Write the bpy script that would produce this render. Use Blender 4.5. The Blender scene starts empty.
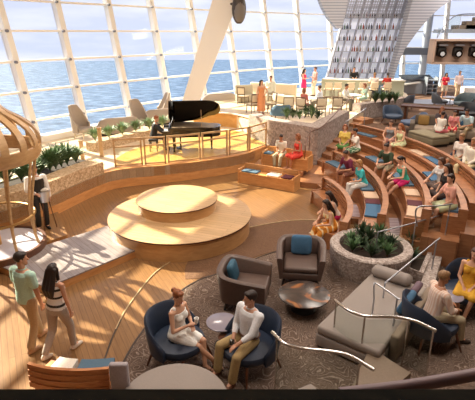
import bpy, math, random
from math import sin, cos, pi, radians as rad, atan2, hypot, sqrt
from mathutils import Vector as V, Matrix as M
random.seed(7)
SC = bpy.context.scene
COL = SC.collection
FPX, PIT, CH = 450.0, rad(20.4), 5.1

def at(px, py, z=None, Y=None):
    """where the sight line of a pixel meets the height z (or the depth Y)"""
    x, y = (px-237.5)/FPX, (200-py)/FPX
    d = V((x, cos(PIT)+y*sin(PIT), -sin(PIT)+y*cos(PIT)))
    t = (z-CH)/d.z if z is not None else Y/d.y
    return V((0, 0, CH))+d*t

# ------------------------------------------------------------------ materials
def lin(c):
    if isinstance(c, str):
        c = c.lstrip('#'); c = [int(c[i:i+2], 16)/255 for i in (0, 2, 4)]
    return tuple((v/12.92 if v <= .04045 else ((v+.055)/1.055)**2.4) for v in c)+(1,)

MATS = {}
def newmat(name):
    m = bpy.data.materials.new(name); m.use_nodes = True
    nt = m.node_tree; b = nt.nodes['Principled BSDF']
    return m, nt, b

def N(nt, t, **kw):
    n = nt.nodes.new(t)
    for k, v in kw.items():
        if k in n.inputs: n.inputs[k].default_value = v
        else: setattr(n, k, v)
    return n

def ramp(nt, fac, stops):
    r = nt.nodes.new('ShaderNodeValToRGB')
    while len(r.color_ramp.elements) < len(stops): r.color_ramp.elements.new(.5)
    for e, (p, c) in zip(r.color_ramp.elements, stops):
        e.position = p; e.color = c
    nt.links.new(fac, r.inputs[0]); return r.outputs[0]

def fabric(col, rough=.85, var=.10, scale=60, metal=0.0, bump=.15, key=None):
    k = ('f', str(col), rough, var, scale, metal)
    if k in MATS: return MATS[k]
    m, nt, b = newmat(key or ('fabric_%d' % len(MATS)))
    c = lin(col)
    tc = N(nt, 'ShaderNodeTexCoord')
    no = N(nt, 'ShaderNodeTexNoise', Scale=scale, Detail=3)
    nt.links.new(tc.outputs['Object'], no.inputs['Vector'])
    lo = tuple(v*(1-var) for v in c[:3])+(1,); hi = tuple(min(1, v*(1+var)) for v in c[:3])+(1,)
    nt.links.new(ramp(nt, no.outputs[0], [(.3, lo), (.7, hi)]), b.inputs['Base Color'])
    b.inputs['Roughness'].default_value = rough; b.inputs['Metallic'].default_value = metal
    if bump:
        bp = N(nt, 'ShaderNodeBump', Strength=bump, Distance=.01)
        nt.links.new(no.outputs[0], bp.inputs['Height']); nt.links.new(bp.outputs[0], b.inputs['Normal'])
    MATS[k] = m; return m

def wood(c1, c2, rough=.35, scale=(1.2, 14, 14), rot=0, planks=None, name='wood', spec=.5):
    k = ('w', c1, c2, rough, scale, rot, str(planks))
    if k in MATS: return MATS[k]
    m, nt, b = newmat('%s_%d' % (name, len(MATS)))
    tc = N(nt, 'ShaderNodeTexCoord')
    mp = N(nt, 'ShaderNodeMapping'); mp.inputs['Scale'].default_value = scale
    mp0 = N(nt, 'ShaderNodeMapping'); mp0.inputs['Rotation'].default_value = (0, 0, rad(rot))
    nt.links.new(tc.outputs['Object'], mp0.inputs[0]); nt.links.new(mp0.outputs[0], mp.inputs[0])
    no = N(nt, 'ShaderNodeTexNoise', Scale=1.6, Detail=6, Roughness=.6, Distortion=.6)
    nt.links.new(mp.outputs[0], no.inputs['Vector'])
    col = ramp(nt, no.outputs[0], [(.3, lin(c1)), (.7, lin(c2))])
    if planks:
        br = N(nt, 'ShaderNodeTexBrick', Scale=1.0)
        br.inputs['Color1'].default_value = (.86, .86, .86, 1); br.inputs['Color2'].default_value = (1, 1, 1, 1)
        br.inputs['Mortar'].default_value = (.62, .56, .5, 1)
        br.inputs['Mortar Size'].default_value = .006
        br.inputs['Brick Width'].default_value = planks[0]; br.inputs['Row Height'].default_value = planks[1]
        nt.links.new(mp0.outputs[0], br.inputs['Vector'])
        mx = N(nt, 'ShaderNodeMix', data_type='RGBA', blend_type='MULTIPLY')
        mx.inputs[0].default_value = 1
        nt.links.new(col, mx.inputs[6]); nt.links.new(br.outputs[0], mx.inputs[7]); col = mx.outputs[2]
    nt.links.new(col, b.inputs['Base Color'])
    b.inputs['Roughness'].default_value = rough
    b.inputs['Specular IOR Level'].default_value = spec
    MATS[k] = m; return m

def plain(name, col, rough=.5, metal=0.0, emit=0):
    k = ('p', name)
    if k in MATS: return MATS[k]
    m, nt, b = newmat(name)
    b.inputs['Base Color'].default_value = lin(col); b.inputs['Roughness'].default_value = rough
    b.inputs['Metallic'].default_value = metal
    if emit:
        b.inputs['Emission Color'].default_value = lin(col); b.inputs['Emission Strength'].default_value = emit
    MATS[k] = m; return m

def pane(name, tint, gloss=.08, rough=.02):
    k = ('g', name)
    if k in MATS: return MATS[k]
    m = bpy.data.materials.new(name); m.use_nodes = True; nt = m.node_tree; nt.nodes.clear()
    o = N(nt, 'ShaderNodeOutputMaterial'); t = N(nt, 'ShaderNodeBsdfTransparent'); g = N(nt, 'ShaderNodeBsdfGlossy', Roughness=rough)
    t.inputs[0].default_value = lin(tint); mx = N(nt, 'ShaderNodeMixShader'); mx.inputs[0].default_value = gloss
    nt.links.new(t.outputs[0], mx.inputs[1]); nt.links.new(g.outputs[0], mx.inputs[2]); nt.links.new(mx.outputs[0], o.inputs[0])
    MATS[k] = m; return m

def carpet(name, base, line, scale=1.1, freq=16, rough=.95):
    m, nt, b = newmat(name)
    tc = N(nt, 'ShaderNodeTexCoord')
    no = N(nt, 'ShaderNodeTexNoise', Scale=scale, Detail=1.2, Distortion=1.4)
    nt.links.new(tc.outputs['Object'], no.inputs['Vector'])
    mu = N(nt, 'ShaderNodeMath', operation='MULTIPLY'); mu.inputs[1].default_value = freq
    fr = N(nt, 'ShaderNodeMath', operation='FRACT')
    nt.links.new(no.outputs[0], mu.inputs[0]); nt.links.new(mu.outputs[0], fr.inputs[0])
    fine = N(nt, 'ShaderNodeTexNoise', Scale=45, Detail=3)
    nt.links.new(tc.outputs['Object'], fine.inputs['Vector'])
    c1 = ramp(nt, fr.outputs[0], [(0, lin(line)), (.16, lin(base)), (.84, lin(base)), (1, lin(line))])
    c2 = ramp(nt, fine.outputs[0], [(.3, (.62, .62, .62, 1)), (.7, (1.15, 1.15, 1.15, 1))])
    mx = N(nt, 'ShaderNodeMix', data_type='RGBA', blend_type='MULTIPLY'); mx.inputs[0].default_value = 1
    nt.links.new(c1, mx.inputs[6]); nt.links.new(c2, mx.inputs[7])
    nt.links.new(mx.outputs[2], b.inputs['Base Color']); b.inputs['Roughness'].default_value = rough
    b.inputs['Specular IOR Level'].default_value = .15
    return m

def stone(name, cols, scale=38):
    m, nt, b = newmat(name)
    tc = N(nt, 'ShaderNodeTexCoord')
    vo = N(nt, 'ShaderNodeTexVoronoi', Scale=scale)
    nt.links.new(tc.outputs['Object'], vo.inputs['Vector'])
    nt.links.new(ramp(nt, vo.outputs['Color'], [(.1, lin(cols[0])), (.5, lin(cols[1])), (.9, lin(cols[2]))]), b.inputs['Base Color'])
    bp = N(nt, 'ShaderNodeBump', Strength=.6, Distance=.02)
    nt.links.new(vo.outputs['Distance'], bp.inputs['Height']); nt.links.new(bp.outputs[0], b.inputs['Normal'])
    b.inputs['Roughness'].default_value = .85
    return m

def striped(name, c1, c2, freq, axis=2, rough=.85, width=.5, distort=0.0):
    m, nt, b = newmat(name)
    tc = N(nt, 'ShaderNodeTexCoord'); sp = N(nt, 'ShaderNodeSeparateXYZ')
    nt.links.new(tc.outputs['Object'], sp.inputs[0])
    src = sp.outputs[axis]
    if distort:
        no = N(nt, 'ShaderNodeTexNoise', Scale=5, Detail=1)
        nt.links.new(tc.outputs['Object'], no.inputs['Vector'])
        ad = N(nt, 'ShaderNodeMath', operation='MULTIPLY_ADD'); ad.inputs[1].default_value = distort
        nt.links.new(no.outputs[0], ad.inputs[0]); nt.links.new(src, ad.inputs[2]); src = ad.outputs[0]
    mu = N(nt, 'ShaderNodeMath', operation='MULTIPLY'); mu.inputs[1].default_value = freq
    fr = N(nt, 'ShaderNodeMath', operation='FRACT')
    nt.links.new(src, mu.inputs[0]); nt.links.new(mu.outputs[0], fr.inputs[0])
    g = N(nt, 'ShaderNodeMath', operation='GREATER_THAN'); g.inputs[1].default_value = width
    nt.links.new(fr.outputs[0], g.inputs[0])
    nt.links.new(ramp(nt, g.outputs[0], [(.4, lin(c1)), (.6, lin(c2))]), b.inputs['Base Color'])
    b.inputs['Roughness'].default_value = rough
    return m

W_FLOOR = wood('#7c5938', '#957048', .3, rot=62, planks=(2.4, .1), name='floor_planks')
W_STAGE = wood('#bd976a', '#d3b184', .32, rot=20, planks=(1.6, .14), name='stage_planks')
W_RISER = wood('#b98a58', '#cfa26e', .32, scale=(2, 2, 8), name='stage_riser')
W_PALE = wood('#857a78', '#a39a98', .3, rot=48, planks=(1.8, .14), name='pale_planks')
W_WALL = wood('#c0854e', '#d69f66', .38, scale=(2, 2, 9), name='wall_panel')
W_BENCH = wood('#8a5634', '#b27a50', .42, scale=(3, 3, 22), name='bench_wood')
W_RED = wood('#a8663c', '#c98a58', .42, scale=(3, 3, 22), name='red_wood')
W_TREAD = wood('#8a5c3e', '#a5744f', .4, rot=30, planks=(1.8, .16), name='tread_planks')
W_GOLD = wood('#b08a60', '#caa87c', .35, scale=(3, 3, 10), name='golden_wood')
W_DARK = wood('#4a2c1c', '#6b4028', .4, name='dark_wood')
W_DECK = wood('#d8c4a4', '#ead9bd', .35, rot=35, planks=(2, .2), name='deck_planks')
W_AMBER = wood('#d9a24e', '#e8b868', .3, rot=20, planks=(1.6, .14), name='amber_planks')
C_MAIN = carpet('carpet_swirl', '#6a584d', '#a39286', 1.9, 20)
C_BROWN = carpet('carpet_brown', '#6f523d', '#785a44', 1.5, 8, .6)  # shade on the floor beside the stage, put into a darker tone
C_UP = carpet('carpet_upper', '#6a5244', '#7d6553', 1.2, 10)
C_LAV = carpet('carpet_lavender', '#8a7478', '#a08c90', 2.5, 12)
S_TERR = stone('stone_mosaic', ('#877a73', '#9d8f87', '#b3a59c'), 14)
S_TAN = stone('stone_tan', ('#a68a68', '#c2a684', '#d8c0a0'), 20)
S_PLANT = stone('stone_planter', ('#8b7c74', '#a89a92', '#c4b8b0'), 26)
WHITE = plain('white_paint', '#e9e6e2', .45)
CREAM = fabric('#d6c7ad', .7)
CHROME = plain('chrome', '#cfccc8', .18, 1.0)
STEEL = plain('satin_steel', '#b9bcc4', .35, .85)
BRASS = plain('brass', '#b08a55', .3, .8)
BLACK = plain('black_gloss', '#17130f', .12)
BLACKM = plain('black_matt', '#1d1a18', .6)
GLASS = pane('window_glass', '#f4f6fa', .006)
RAILGLASS = pane('railing_glass', '#f2f5f3', .03)
NAVY = fabric('#202d42', .55, .12)
TEALB = fabric('#2f5a70', .7)
SLATE = fabric('#4f6b80', .8)
BLUEC = fabric('#3d6687', .8)
MAROON = fabric('#54202a', .8)
BEIGEC = fabric('#c9ad92', .8)
WHITEC = fabric('#e4dccf', .8)
LEATHER = fabric('#5c4a42', .42, .08, 25)
GREYS = fabric('#958b84', .8, .04)
OLIVE = fabric('#857b62', .75)
TAUPE = fabric('#8d7d6c', .8)
LEAF = fabric('#55744a', .55, .35, 9, bump=0)
LEAF2 = fabric('#86a078', .55, .35, 9, bump=0)
LEAFD = fabric('#3a5034', .55, .4, 9, bump=0)
SOIL = fabric('#33281f', .95)

# ------------------------------------------------------------------ mesh builder
class B:
    def __init__(s): s.v = []; s.f = []
    def add(s, vs, fs):
        o = len(s.v); s.v += [V(p) for p in vs]; s.f += [tuple(i+o for i in f) for f in fs]; return s
    def box(s, c, d, rz=0, ry=0, rx=0):
        R = M.Rotation(rz, 3, 'Z') @ M.Rotation(ry, 3, 'Y') @ M.Rotation(rx, 3, 'X'); c = V(c)
        vs = [c+R @ V((x*d[0]/2, y*d[1]/2, z*d[2]/2)) for x in (-1, 1) for y in (-1, 1) for z in (-1, 1)]
        return s.add(vs, [(0, 1, 3, 2), (4, 6, 7, 5), (0, 4, 5, 1), (2, 3, 7, 6), (0, 2, 6, 4), (1, 5, 7, 3)])
    def rbox(s, c, d, r=.03, rz=0, ry=0, rx=0, n=3):
        """soft box: rounded in plan and in section (cushions, upholstery)"""
        R = M.Rotation(rz, 3, 'Z') @ M.Rotation(ry, 3, 'Y') @ M.Rotation(rx, 3, 'X'); c = V(c)
        r = min(r, d[0]/2*.99, d[1]/2*.99, d[2]/2*.99); rings = []
        prof = [(-d[2]/2, r)] + [(-d[2]/2+r-r*cos(a), r-r*sin(a)) for a in [pi/2*k/n for k in range(1, n+1)]]
        prof = prof + [(-z, i) for z, i in reversed(prof)]
        for z, ins in prof:
            ring = []
            for qx, qy, a0 in ((1, 1, 0), (-1, 1, pi/2), (-1, -1, pi), (1, -1, 3*pi/2)):
                for k in range(n+1):
                    a = a0+pi/2*k/n; rr = max(r-ins, 0.001)
                    ring.append(c+R @ V((qx*(d[0]/2-r)+rr*cos(a), qy*(d[1]/2-r)+rr*sin(a), z)))
            rings.append(ring)
        return s.loft(rings)
    def loft(s, rings, caps=True, closed=True):
        n = len(rings[0]); vs = [p for r in rings for p in r]; fs = []
        for i in range(len(rings)-1):
            for j in range(n if closed else n-1):
                k = (j+1) % n
                fs.append((i*n+j, i*n+k, (i+1)*n+k, (i+1)*n+j))
        if caps: fs += [tuple(reversed(range(n))), tuple(range((len(rings)-1)*n, len(rings)*n))]
        return s.add(vs, fs)
    def frame(s, d):
        d = V(d).normalized(); a = V((0, 0, 1)) if abs(d.z) < .9 else V((1, 0, 0))
        u = d.cross(a).normalized(); return u, u.cross(d).normalized()
    def cyl(s, p, q, r0, r1=None, n=12):
        p, q = V(p), V(q); r1 = r0 if r1 is None else r1; u, w = s.frame(q-p)
        return s.loft([[c+(u*cos(2*pi*k/n)+w*sin(2*pi*k/n))*r for k in range(n)] for c, r in ((p, r0), (q, r1))])
    def cap(s, p, q, r0, r1=None, n=9):
        p, q = V(p), V(q); r1 = r0 if r1 is None else r1
        d = q-p
        if d.length < 1e-5: d = V((0, 0, 1e-4)); q = p+d
        e = d.normalized(); u, w = s.frame(d); rings = []
        for c, r, a0, a1 in ((p, r0, -80, 0), (q, r1, 0, 80)):
            for k in range(4):
                a = rad(a0+(a1-a0)*k/3)
                rings.append([c+e*(r*sin(a))+(u*cos(2*pi*j/n)+w*sin(2*pi*j/n))*(r*cos(a)) for j in range(n)])
        return s.loft(rings)
    def tube(s, pts, r, n=8, closed=False):
        pts = [V(p) for p in pts]; rings = []
        prev = None
        for i, p in enumerate(pts):
            if closed: d = pts[(i+1) % len(pts)]-pts[i-1]
            else: d = pts[min(i+1, len(pts)-1)]-pts[max(i-1, 0)]
            d.normalize()
            if prev is None: u, w = s.frame(d)
            else:
                u = (prev-d*prev.dot(d)).normalized(); w = u.cross(d).normalized()
            prev = u
            rr = r[i] if isinstance(r, (list, tuple)) else r
            rings.append([p+(u*cos(2*pi*k/n)+w*sin(2*pi*k/n))*rr for k in range(n)])
        if closed: rings.append(rings[0])
        return s.loft(rings, caps=not closed)
    def strip(s, pts, w, t, up=(0, 0, 1)):
        """rectangular section swept along pts (w across, t along up)"""
        pts = [V(p) for p in pts]; up = V(up); rings = []
        for i, p in enumerate(pts):
            d = (pts[min(i+1, len(pts)-1)]-pts[max(i-1, 0)]).normalized()
            a = d.cross(up).normalized(); b = a.cross(d).normalized()
            rings.append([p+a*w/2+b*t/2, p-a*w/2+b*t/2, p-a*w/2-b*t/2, p+a*w/2-b*t/2])
        return s.loft(rings)
    def ell(s, c, r, n=12, m=8, R=None):
        c = V(c); rings = []
        for i in range(1, m):
            a = -pi/2+pi*i/m
            ring = [V((r[0]*cos(a)*cos(2*pi*k/n), r[1]*cos(a)*sin(2*pi*k/n), r[2]*sin(a))) for k in range(n)]
            rings.append([c+(R @ p if R else p) for p in ring])
        return s.loft(rings)
    def lathe(s, prof, c=(0, 0, 0), n=32, a0=0, a1=360, caps=True):
        c = V(c); full = abs(a1-a0) >= 359.9; rings = []
        m = n if full else n+1
        for r, z in prof:
            rings.append([c+V((r*cos(rad(a0+(a1-a0)*k/n)), r*sin(rad(a0+(a1-a0)*k/n)), z)) for k in range(m)])
        return s.loft(rings, caps=caps and full, closed=full)
    def arc(s, c, r0, r1, a0, a1, z0, z1, n=24):
        """solid annular sector, angles in degrees about the vertical axis at c"""
        rings = []
        for k in range(n+1):
            a = rad(a0+(a1-a0)*k/n); e = V((cos(a), sin(a), 0)); cc = V((c[0], c[1], 0))
            rings.append([cc+e*r0+V((0, 0, z0)), cc+e*r1+V((0, 0, z0)), cc+e*r1+V((0, 0, z1)), cc+e*r0+V((0, 0, z1))])
        return s.loft(rings)
    def prism(s, poly, z0, z1):
        ar = sum(poly[i][0]*poly[(i+1) % len(poly)][1]-poly[(i+1) % len(poly)][0]*poly[i][1] for i in range(len(poly)))
        if ar < 0: poly = poly[::-1]
        return s.loft([[V((p[0], p[1], z0)) for p in poly], [V((p[0], p[1], z1)) for p in poly]])
    def wallstrip(s, path, t, z0, z1, side=1):
        """wall of thickness t standing on a plan path; z0/z1 numbers or lists"""
        rings = []; P = [V((p[0], p[1], 0)) for p in path]
        for i, p in enumerate(P):
            d = (P[min(i+1, len(P)-1)]-P[max(i-1, 0)]).normalized(); nrm = V((-d.y, d.x, 0))*side
            a = z0[i] if isinstance(z0, list) else z0; b = z1[i] if isinstance(z1, list) else z1
            rings.append([p+V((0, 0, a)), p+nrm*t+V((0, 0, a)), p+nrm*t+V((0, 0, b)), p+V((0, 0, b))])
        return s.loft(rings)
    def build(s, name, mat, parent=None, smooth=True, ang=.7, world=False):
        me = bpy.data.meshes.new(name)
        vs = s.v
        if world and parent is not None:
            inv = (M.Translation(parent.location) @ parent.rotation_euler.to_matrix().to_4x4()).inverted()
            vs = [inv @ p for p in s.v]
        me.from_pydata([tuple(p) for p in vs], [], s.f); me.validate(); me.update()  # added fill lamps under the roof, no fixtures seen there
        import bmesh
        bm = bmesh.new(); bm.from_mesh(me); bmesh.ops.recalc_face_normals(bm, faces=bm.faces); bm.to_mesh(me); bm.free()
        if smooth:
            me.shade_smooth(); me.set_sharp_from_angle(angle=ang)
        me.materials.append(mat)
        o = bpy.data.objects.new(name, me); COL.objects.link(o)
        if parent is not None: o.parent = parent
        return o

def bez(pts, n=8):
    """Catmull-Rom through points"""
    P = [V(p) for p in pts]; out = []
    for i in range(len(P)-1):
        a, b, c, d = P[max(i-1, 0)], P[i], P[i+1], P[min(i+2, len(P)-1)]
        for k in range(n):
            t = k/n
            out.append(.5*((2*b)+(c-a)*t+(2*a-5*b+4*c-d)*t*t+(3*b-a-3*c+d)*t**3))
    out.append(P[-1]); return out

def tag(o, label, cat, group=None):
    o['label'] = label; o['category'] = cat
    if group: o['group'] = group
    return o
def thing(name, label, cat, loc=(0, 0, 0), rz=0, group=None):
    o = bpy.data.objects.new(name, None); COL.objects.link(o); o.empty_display_size = .1
    o.location = loc; o.rotation_euler = (0, 0, rz); return tag(o, label, cat, group)
def struct(o): o['kind'] = 'structure'; return o
def dup(o, loc, rz=0, label=None, group=None, sc=None):
    def cp(x, par):
        c = x.copy(); COL.objects.link(c)
        if par is not None: c.parent = par
        for ch in KIDS.get(x.name, None) or [q for q in x.children]: cp(ch, c)
        return c
    r = cp(o, None); r.location = loc; r.rotation_euler = (0, 0, rz)
    if label: r['label'] = label
    if group: r['group'] = group
    if sc: r.scale = (sc, sc, sc)
    return r
KIDS = {}
# ------------------------------------------------------------------ people
SKIN = {'l': fabric('#c99578', .5, .04, 12, bump=0), 'm': fabric('#b57f5f', .5, .04, 12, bump=0), 't': fabric('#d2a184', .5, .04, 12, bump=0)}
HAIR = {'dark': fabric('#2a1c15', .5, .3, 40), 'brown': fabric('#4d3020', .5, .3, 40), 'blond': fabric('#a5794a', .5, .3, 40),
        'auburn': fabric('#8a4f2a', .5, .3, 40), 'sandy': fabric('#8c6a48', .5, .3, 40)}
EYE = plain('eye', '#241a15', .3); LIP = plain('lips', '#a04f48', .5)
PENDING = []

def soft(b, name, mat, parent, voxel, smooth_n=3):
    """one continuous skin over overlapping limbs; finished in one go at the end"""
    me = bpy.data.meshes.new(name); me.from_pydata([tuple(p) for p in b.v], [], b.f)
    import bmesh
    bm = bmesh.new(); bm.from_mesh(me); bmesh.ops.recalc_face_normals(bm, faces=bm.faces); bm.to_mesh(me); bm.free()
    me.materials.append(mat)
    o = bpy.data.objects.new(name, me); COL.objects.link(o)
    if parent is not None: o.parent = parent
    m = o.modifiers.new('r', 'REMESH'); m.mode = 'VOXEL'; m.voxel_size = voxel; m.use_smooth_shade = True
    s = o.modifiers.new('s', 'SMOOTH'); s.factor = .5; s.iterations = smooth_n
    PENDING.append(o); return o

def finish_soft():
    dg = bpy.context.evaluated_depsgraph_get(); dg.update()
    new = [(o, bpy.data.meshes.new_from_object(o.evaluated_get(dg))) for o in PENDING]
    for o, me in new:
        o.modifiers.clear(); o.data = me; me.shade_smooth()
        feats = FEAT.get(o.name)
        if feats:
            me.materials.append(EYE); me.materials.append(LIP)
            for p in me.polygons:
                c = p.center
                for q, r, i in feats:
                    if (c-q).length < r: p.material_index = i
FEAT = {}

def ik(a, t, l1, l2, pole):
    """middle joint of a two-bone limb from a to t, bending towards pole"""
    a, t, pole = V(a), V(t), V(pole); d = t-a; L = min(d.length, (l1+l2)*.995); e = d.normalized(); t = a+e*L
    x = (l1*l1-l2*l2+L*L)/(2*L); h = sqrt(max(l1*l1-x*x, 0)); p = (pole-e*pole.dot(e)).normalized()
    return a+e*x+p*h, t

def person(label, loc, heading, h=1.72, sex='f', pose='stand', seat=.45, lean=0, turn=0, nod=-6, skin='t', hair=('short', 'brown'),
           top=('tee', '#ffffff'), bottom=('trousers', '#998877'), shoes='#55443a', arms=('down', 'down'), legs=None, voxel=.0125, hero=False,
           group=None, belt=None, footlift=0, extras=None):
    s = h/1.74; f = sex == 'f'
    root_loc = V(loc); rz = rad(heading-90)
    vx = .0075 if hero else voxel
    sit = pose == 'sit'
    hipx = .092*s; hz = (seat+.085) if sit else .925*s
    hip = V((0, 0, hz)); la = rad(lean)
    up = V((0, sin(la), cos(la))); fw = V((0, cos(la), -sin(la))); rt = V((1, 0, 0))
    shx = (.168 if f else .196)*s
    def sp(t, x=0, y=0): return hip+up*(t*s)+rt*x+fw*(y*s)
    neck = sp(.515); Yaw = M.Rotation(rad(-turn), 3, 'Z')
    hup = (up*.5+V((0, 0, 1))*.5).normalized()
    headR = Yaw @ M.Rotation(rad(nod), 3, 'X')
    hc = neck+hup*(.175*s)+V((0, .018*s, 0))
    def hd(x, y, z): return hc+headR @ V((x*s, y*s, z*s))
    # torso rings
    if f: prof = [(-.11, .10, .09), (-.05, .165, .12), (.01, .178, .125), (.09, .155, .11), (.18, .128, .092), (.27, .138, .10), (.36, .152, .108), (.44, .15, .098), (.49, .11, .075), (.525, .06, .058)]
    else: prof = [(-.11, .10, .09), (-.05, .16, .115), (.01, .165, .118), (.09, .158, .115), (.18, .155, .108), (.27, .165, .112), (.36, .178, .118), (.44, .178, .11), (.49, .13, .085), (.525, .065, .062)]
    def torso(b, grow=0., t0=-.2, t1=.6, n=16):
        rings = []
        for t, rx, ry in prof:
            if t < t0 or t > t1: continue
            rings.append([sp(t)+rt*((rx*s+grow)*cos(2*pi*k/n))+fw*((ry*s+grow)*sin(2*pi*k/n)) for k in range(n)])
        b.loft(rings)
        if f and t1 > .4 and t0 < .33:
            for sx in (-1, 1): b.ell(sp(.345, sx*.066*s, .072), [(.066*s+grow*.7)]*3)
    # limbs
    A = {}
    for side, kind in zip((-1, 1), arms):
        sh = sp(.455, side*shx)
        pole = V((side*.7, -.6, -.3))
        if isinstance(kind, tuple): tgt = sp(kind[1], kind[0]*s*side, kind[2]); pole = V((side*.9, -.5, -.5))
        elif kind == 'down': tgt = sh+V((side*.06, .05, -.53))*s
        elif kind == 'swing': tgt = sh+V((side*.05, .20, -.48))*s
        elif kind == 'lap': tgt = sp(.06, side*.07*s, .26)
        elif kind == 'thigh': tgt = V((side*.13*s, .36*s, hz+.12*s))
        elif kind == 'knee': tgt = V((side*.13*s, .44*s, hz+.11*s))
        elif kind == 'chest': tgt = sp(.22, side*.05*s, .25)
        elif kind == 'phone': tgt = sp(.30, side*.07*s, .30)
        elif kind == 'bar': tgt = sp(.18, side*.12*s, .36)
        elif kind == 'behind': tgt = sh+V((side*.10, -.14, -.46))*s
        elif kind == 'hip': tgt = sp(.12, side*.20*s, .12)
        el, wr = ik(sh, tgt, .285*s, .25*s, pole)
        A[side] = (sh, el, wr)
    L = {}
    for side in (-1, 1):
        hj = hip+V((side*hipx, 0, -.01))
        if sit:
            k = (legs or {}).get(side, (0.12, .43, 0))   # ankle: x, y forward, z
            if k == 'cross': ank = V((-side*.10*s, .60*s, max(.16, seat-.24))); pole = V((-side*.15, .55, .95))
            else: ank = V((side*k[0]*s, k[1]*s, .085*s+k[2])); pole = V((side*.25, .75, .75))
        else:
            k = (legs or {}).get(side, (.10, 0, 0))
            ank = V((side*k[0]*s, k[1]*s, .085*s+k[2])); pole = V((side*.05, 1, 0))
        kn, an = ik(hj, ank, .435*s, .42*s, pole)
        L[side] = (hj, kn, an)
    # body
    b = B(); torso(b)
    b.cap(sp(.49), hc+headR @ V((0, -.02*s, -.05*s)), .056*s, .052*s)
    b.ell(hd(0, -.012, .025), (.074*s, .094*s, .09*s), R=headR)
    b.cap(hd(0, .02, -.03), hd(0, .058, -.082), .062*s, .034*s)
    b.cap(hd(0, .082, .01), hd(0, .104, -.022), .009*s, .015*s, 7)
    b.cap(hd(-.02, .081, -.058), hd(.02, .081, -.058), .009*s, .009*s, 6)
    for sx in (-1, 1): b.ell(hd(sx*.077, -.008, -.008), (.012*s, .02*s, .032*s), 8, 6, R=headR)
    for side in (-1, 1):
        sh, el, wr = A[side]
        b.cap(sp(.44, side*shx*.5), sh, .06*s, (.048 if f else .06)*s)
        b.cap(sh, el, (.044 if f else .053)*s, (.034 if f else .041)*s); b.cap(el, wr, (.036 if f else .042)*s, (.024 if f else .029)*s)
        d = (wr-el).normalized()
        pn = V((-side*.9, 0, -.2)) if arms[0 if side < 0 else 1] in ('down', 'swing', 'behind') else V((0, 0, -1))
        pn = (pn-d*pn.dot(d)).normalized() if abs(pn.dot(d)) < .95 else V((-side, 0, 0))
        lat = d.cross(pn).normalized()
        if lat.dot(V((side, 0, 0))) > 0: lat = -lat         # thumb side points inwards
        hr = (.0088 if hero else .0125)*s
        for q, (o, ln) in enumerate(((.030, .070), (.010, .080), (-.010, .074), (-.029, .058))):
            base = wr+d*(.082*s)+lat*(o*s); b.cap(wr+lat*(o*.5*s), base, hr*1.55, hr*1.25, 7)
            m1 = base+(d*.93+pn*.36)*(ln*.5*s); m2 = m1+(d*.72+pn*.69)*(ln*.5*s)
            b.cap(base, m1, hr*1.02, hr*.95, 7); b.cap(m1, m2, hr*.95, hr*.8, 7)
        t0 = wr+d*(.025*s)+lat*(.022*s); t1 = t0+(d*.6+lat*.75+pn*.2).normalized()*(.045*s); t2 = t1+(d*.9+lat*.25+pn*.3).normalized()*(.032*s)
        b.cap(t0, t1, hr*1.5, hr*1.15, 7); b.cap(t1, t2, hr*1.1, hr*.85, 7)
        hj, kn, an = L[side]
        b.cap(hj, kn, (.086 if f else .084)*s, .056*s, 12); b.cap(kn, an, .054*s, .036*s, 10); 
        b.cap(kn+(an-kn)*.12+V((0, -.012*s, 0)), kn+(an-kn)*.5+V((0, -.014*s, 0)), .045*s, .042*s)
    # feet
    feet = {}
    for side in (-1, 1):
        hj, kn, an = L[side]; sd = (an-kn).normalized()
        td = V((side*.12, 1, 0)).normalized()
        tip = -.35 if an.z > .14*s else 0
        td = V((td.x, td.y, tip)).normalized()
        heel = an+V((0, -.03*s, -.045*s)); ball = an+td*(.115*s)+V((0, 0, -.055*s)); toe = an+td*(.165*s)+V((0, 0, -.06*s))
        if an.z < .1*s:
            ball.z = .03*s; toe.z = .026*s; heel.z = .036*s
        b.cap(an, heel, .038*s, .033*s); b.cap(an, ball, .036*s, .032*s); b.cap(ball, toe, .032*s, .022*s); b.cap(heel, ball, .032*s, .03*s)
        feet[side] = (an, heel, ball, toe)
    body = soft(b, 'person', SKIN[skin], None, vx, 2)
    body.location = root_loc; body.rotation_euler = (0, 0, rz); tag(body, label, 'person', group)
    es = .011 if hero else .0125
    FEAT[body.name] = [(hd(-.031, .088, .008), es*s, 1), (hd(.031, .088, .008), es*s, 1), (hd(0, .092, -.058), .017*s, 2)]
    # hair
    st, hcname = hair; hm = HAIR[hcname]; q = B()
    if st != 'none':
        q.ell(hd(0, -.026, .036), (.084*s, .096*s, .092*s), 14, 10, R=headR)
        q.ell(hd(0, .03, .082), (.062*s, .05*s, .034*s), 12, 8, R=headR)
        if st == 'long':
            for x in (-.05, 0, .05):
                q.cap(hd(x, -.075, .02), sp(.40, x*1.5*s, -.13), .045*s, .05*s); 
                q.cap(sp(.40, x*1.5*s, -.13), sp(.27, x*1.3*s, -.125), .05*s, .025*s)
            for sx in (-1, 1): q.cap(hd(sx*.074, -.01, .03), hd(sx*.082, -.02, -.15), .026*s, .03*s)
        elif st == 'bob':
            for sx in (-1, 1): q.cap(hd(sx*.074, -.01, .03), hd(sx*.08, -.02, -.08), .028*s, .03*s)
            for x in (-.04, 0, .04): q.cap(hd(x, -.08, .02), hd(x, -.075, -.10), .04*s, .036*s)
        elif st == 'bun':
            q.ell(hd(0, -.125, .055), (.05*s, .045*s, .045*s)); q.ell(hd(.03, -.115, .085), (.025*s, .03*s, .025*s))
        elif st == 'pony':
            q.cap(hd(0, -.10, .05), hd(0, -.15, -.02), .03*s, .032*s); q.cap(hd(0, -.15, -.02), hd(0, -.15, -.17), .032*s, .012*s)
        soft(q, 'hair', hm, body, .011 if not hero else .008, 2)
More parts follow.
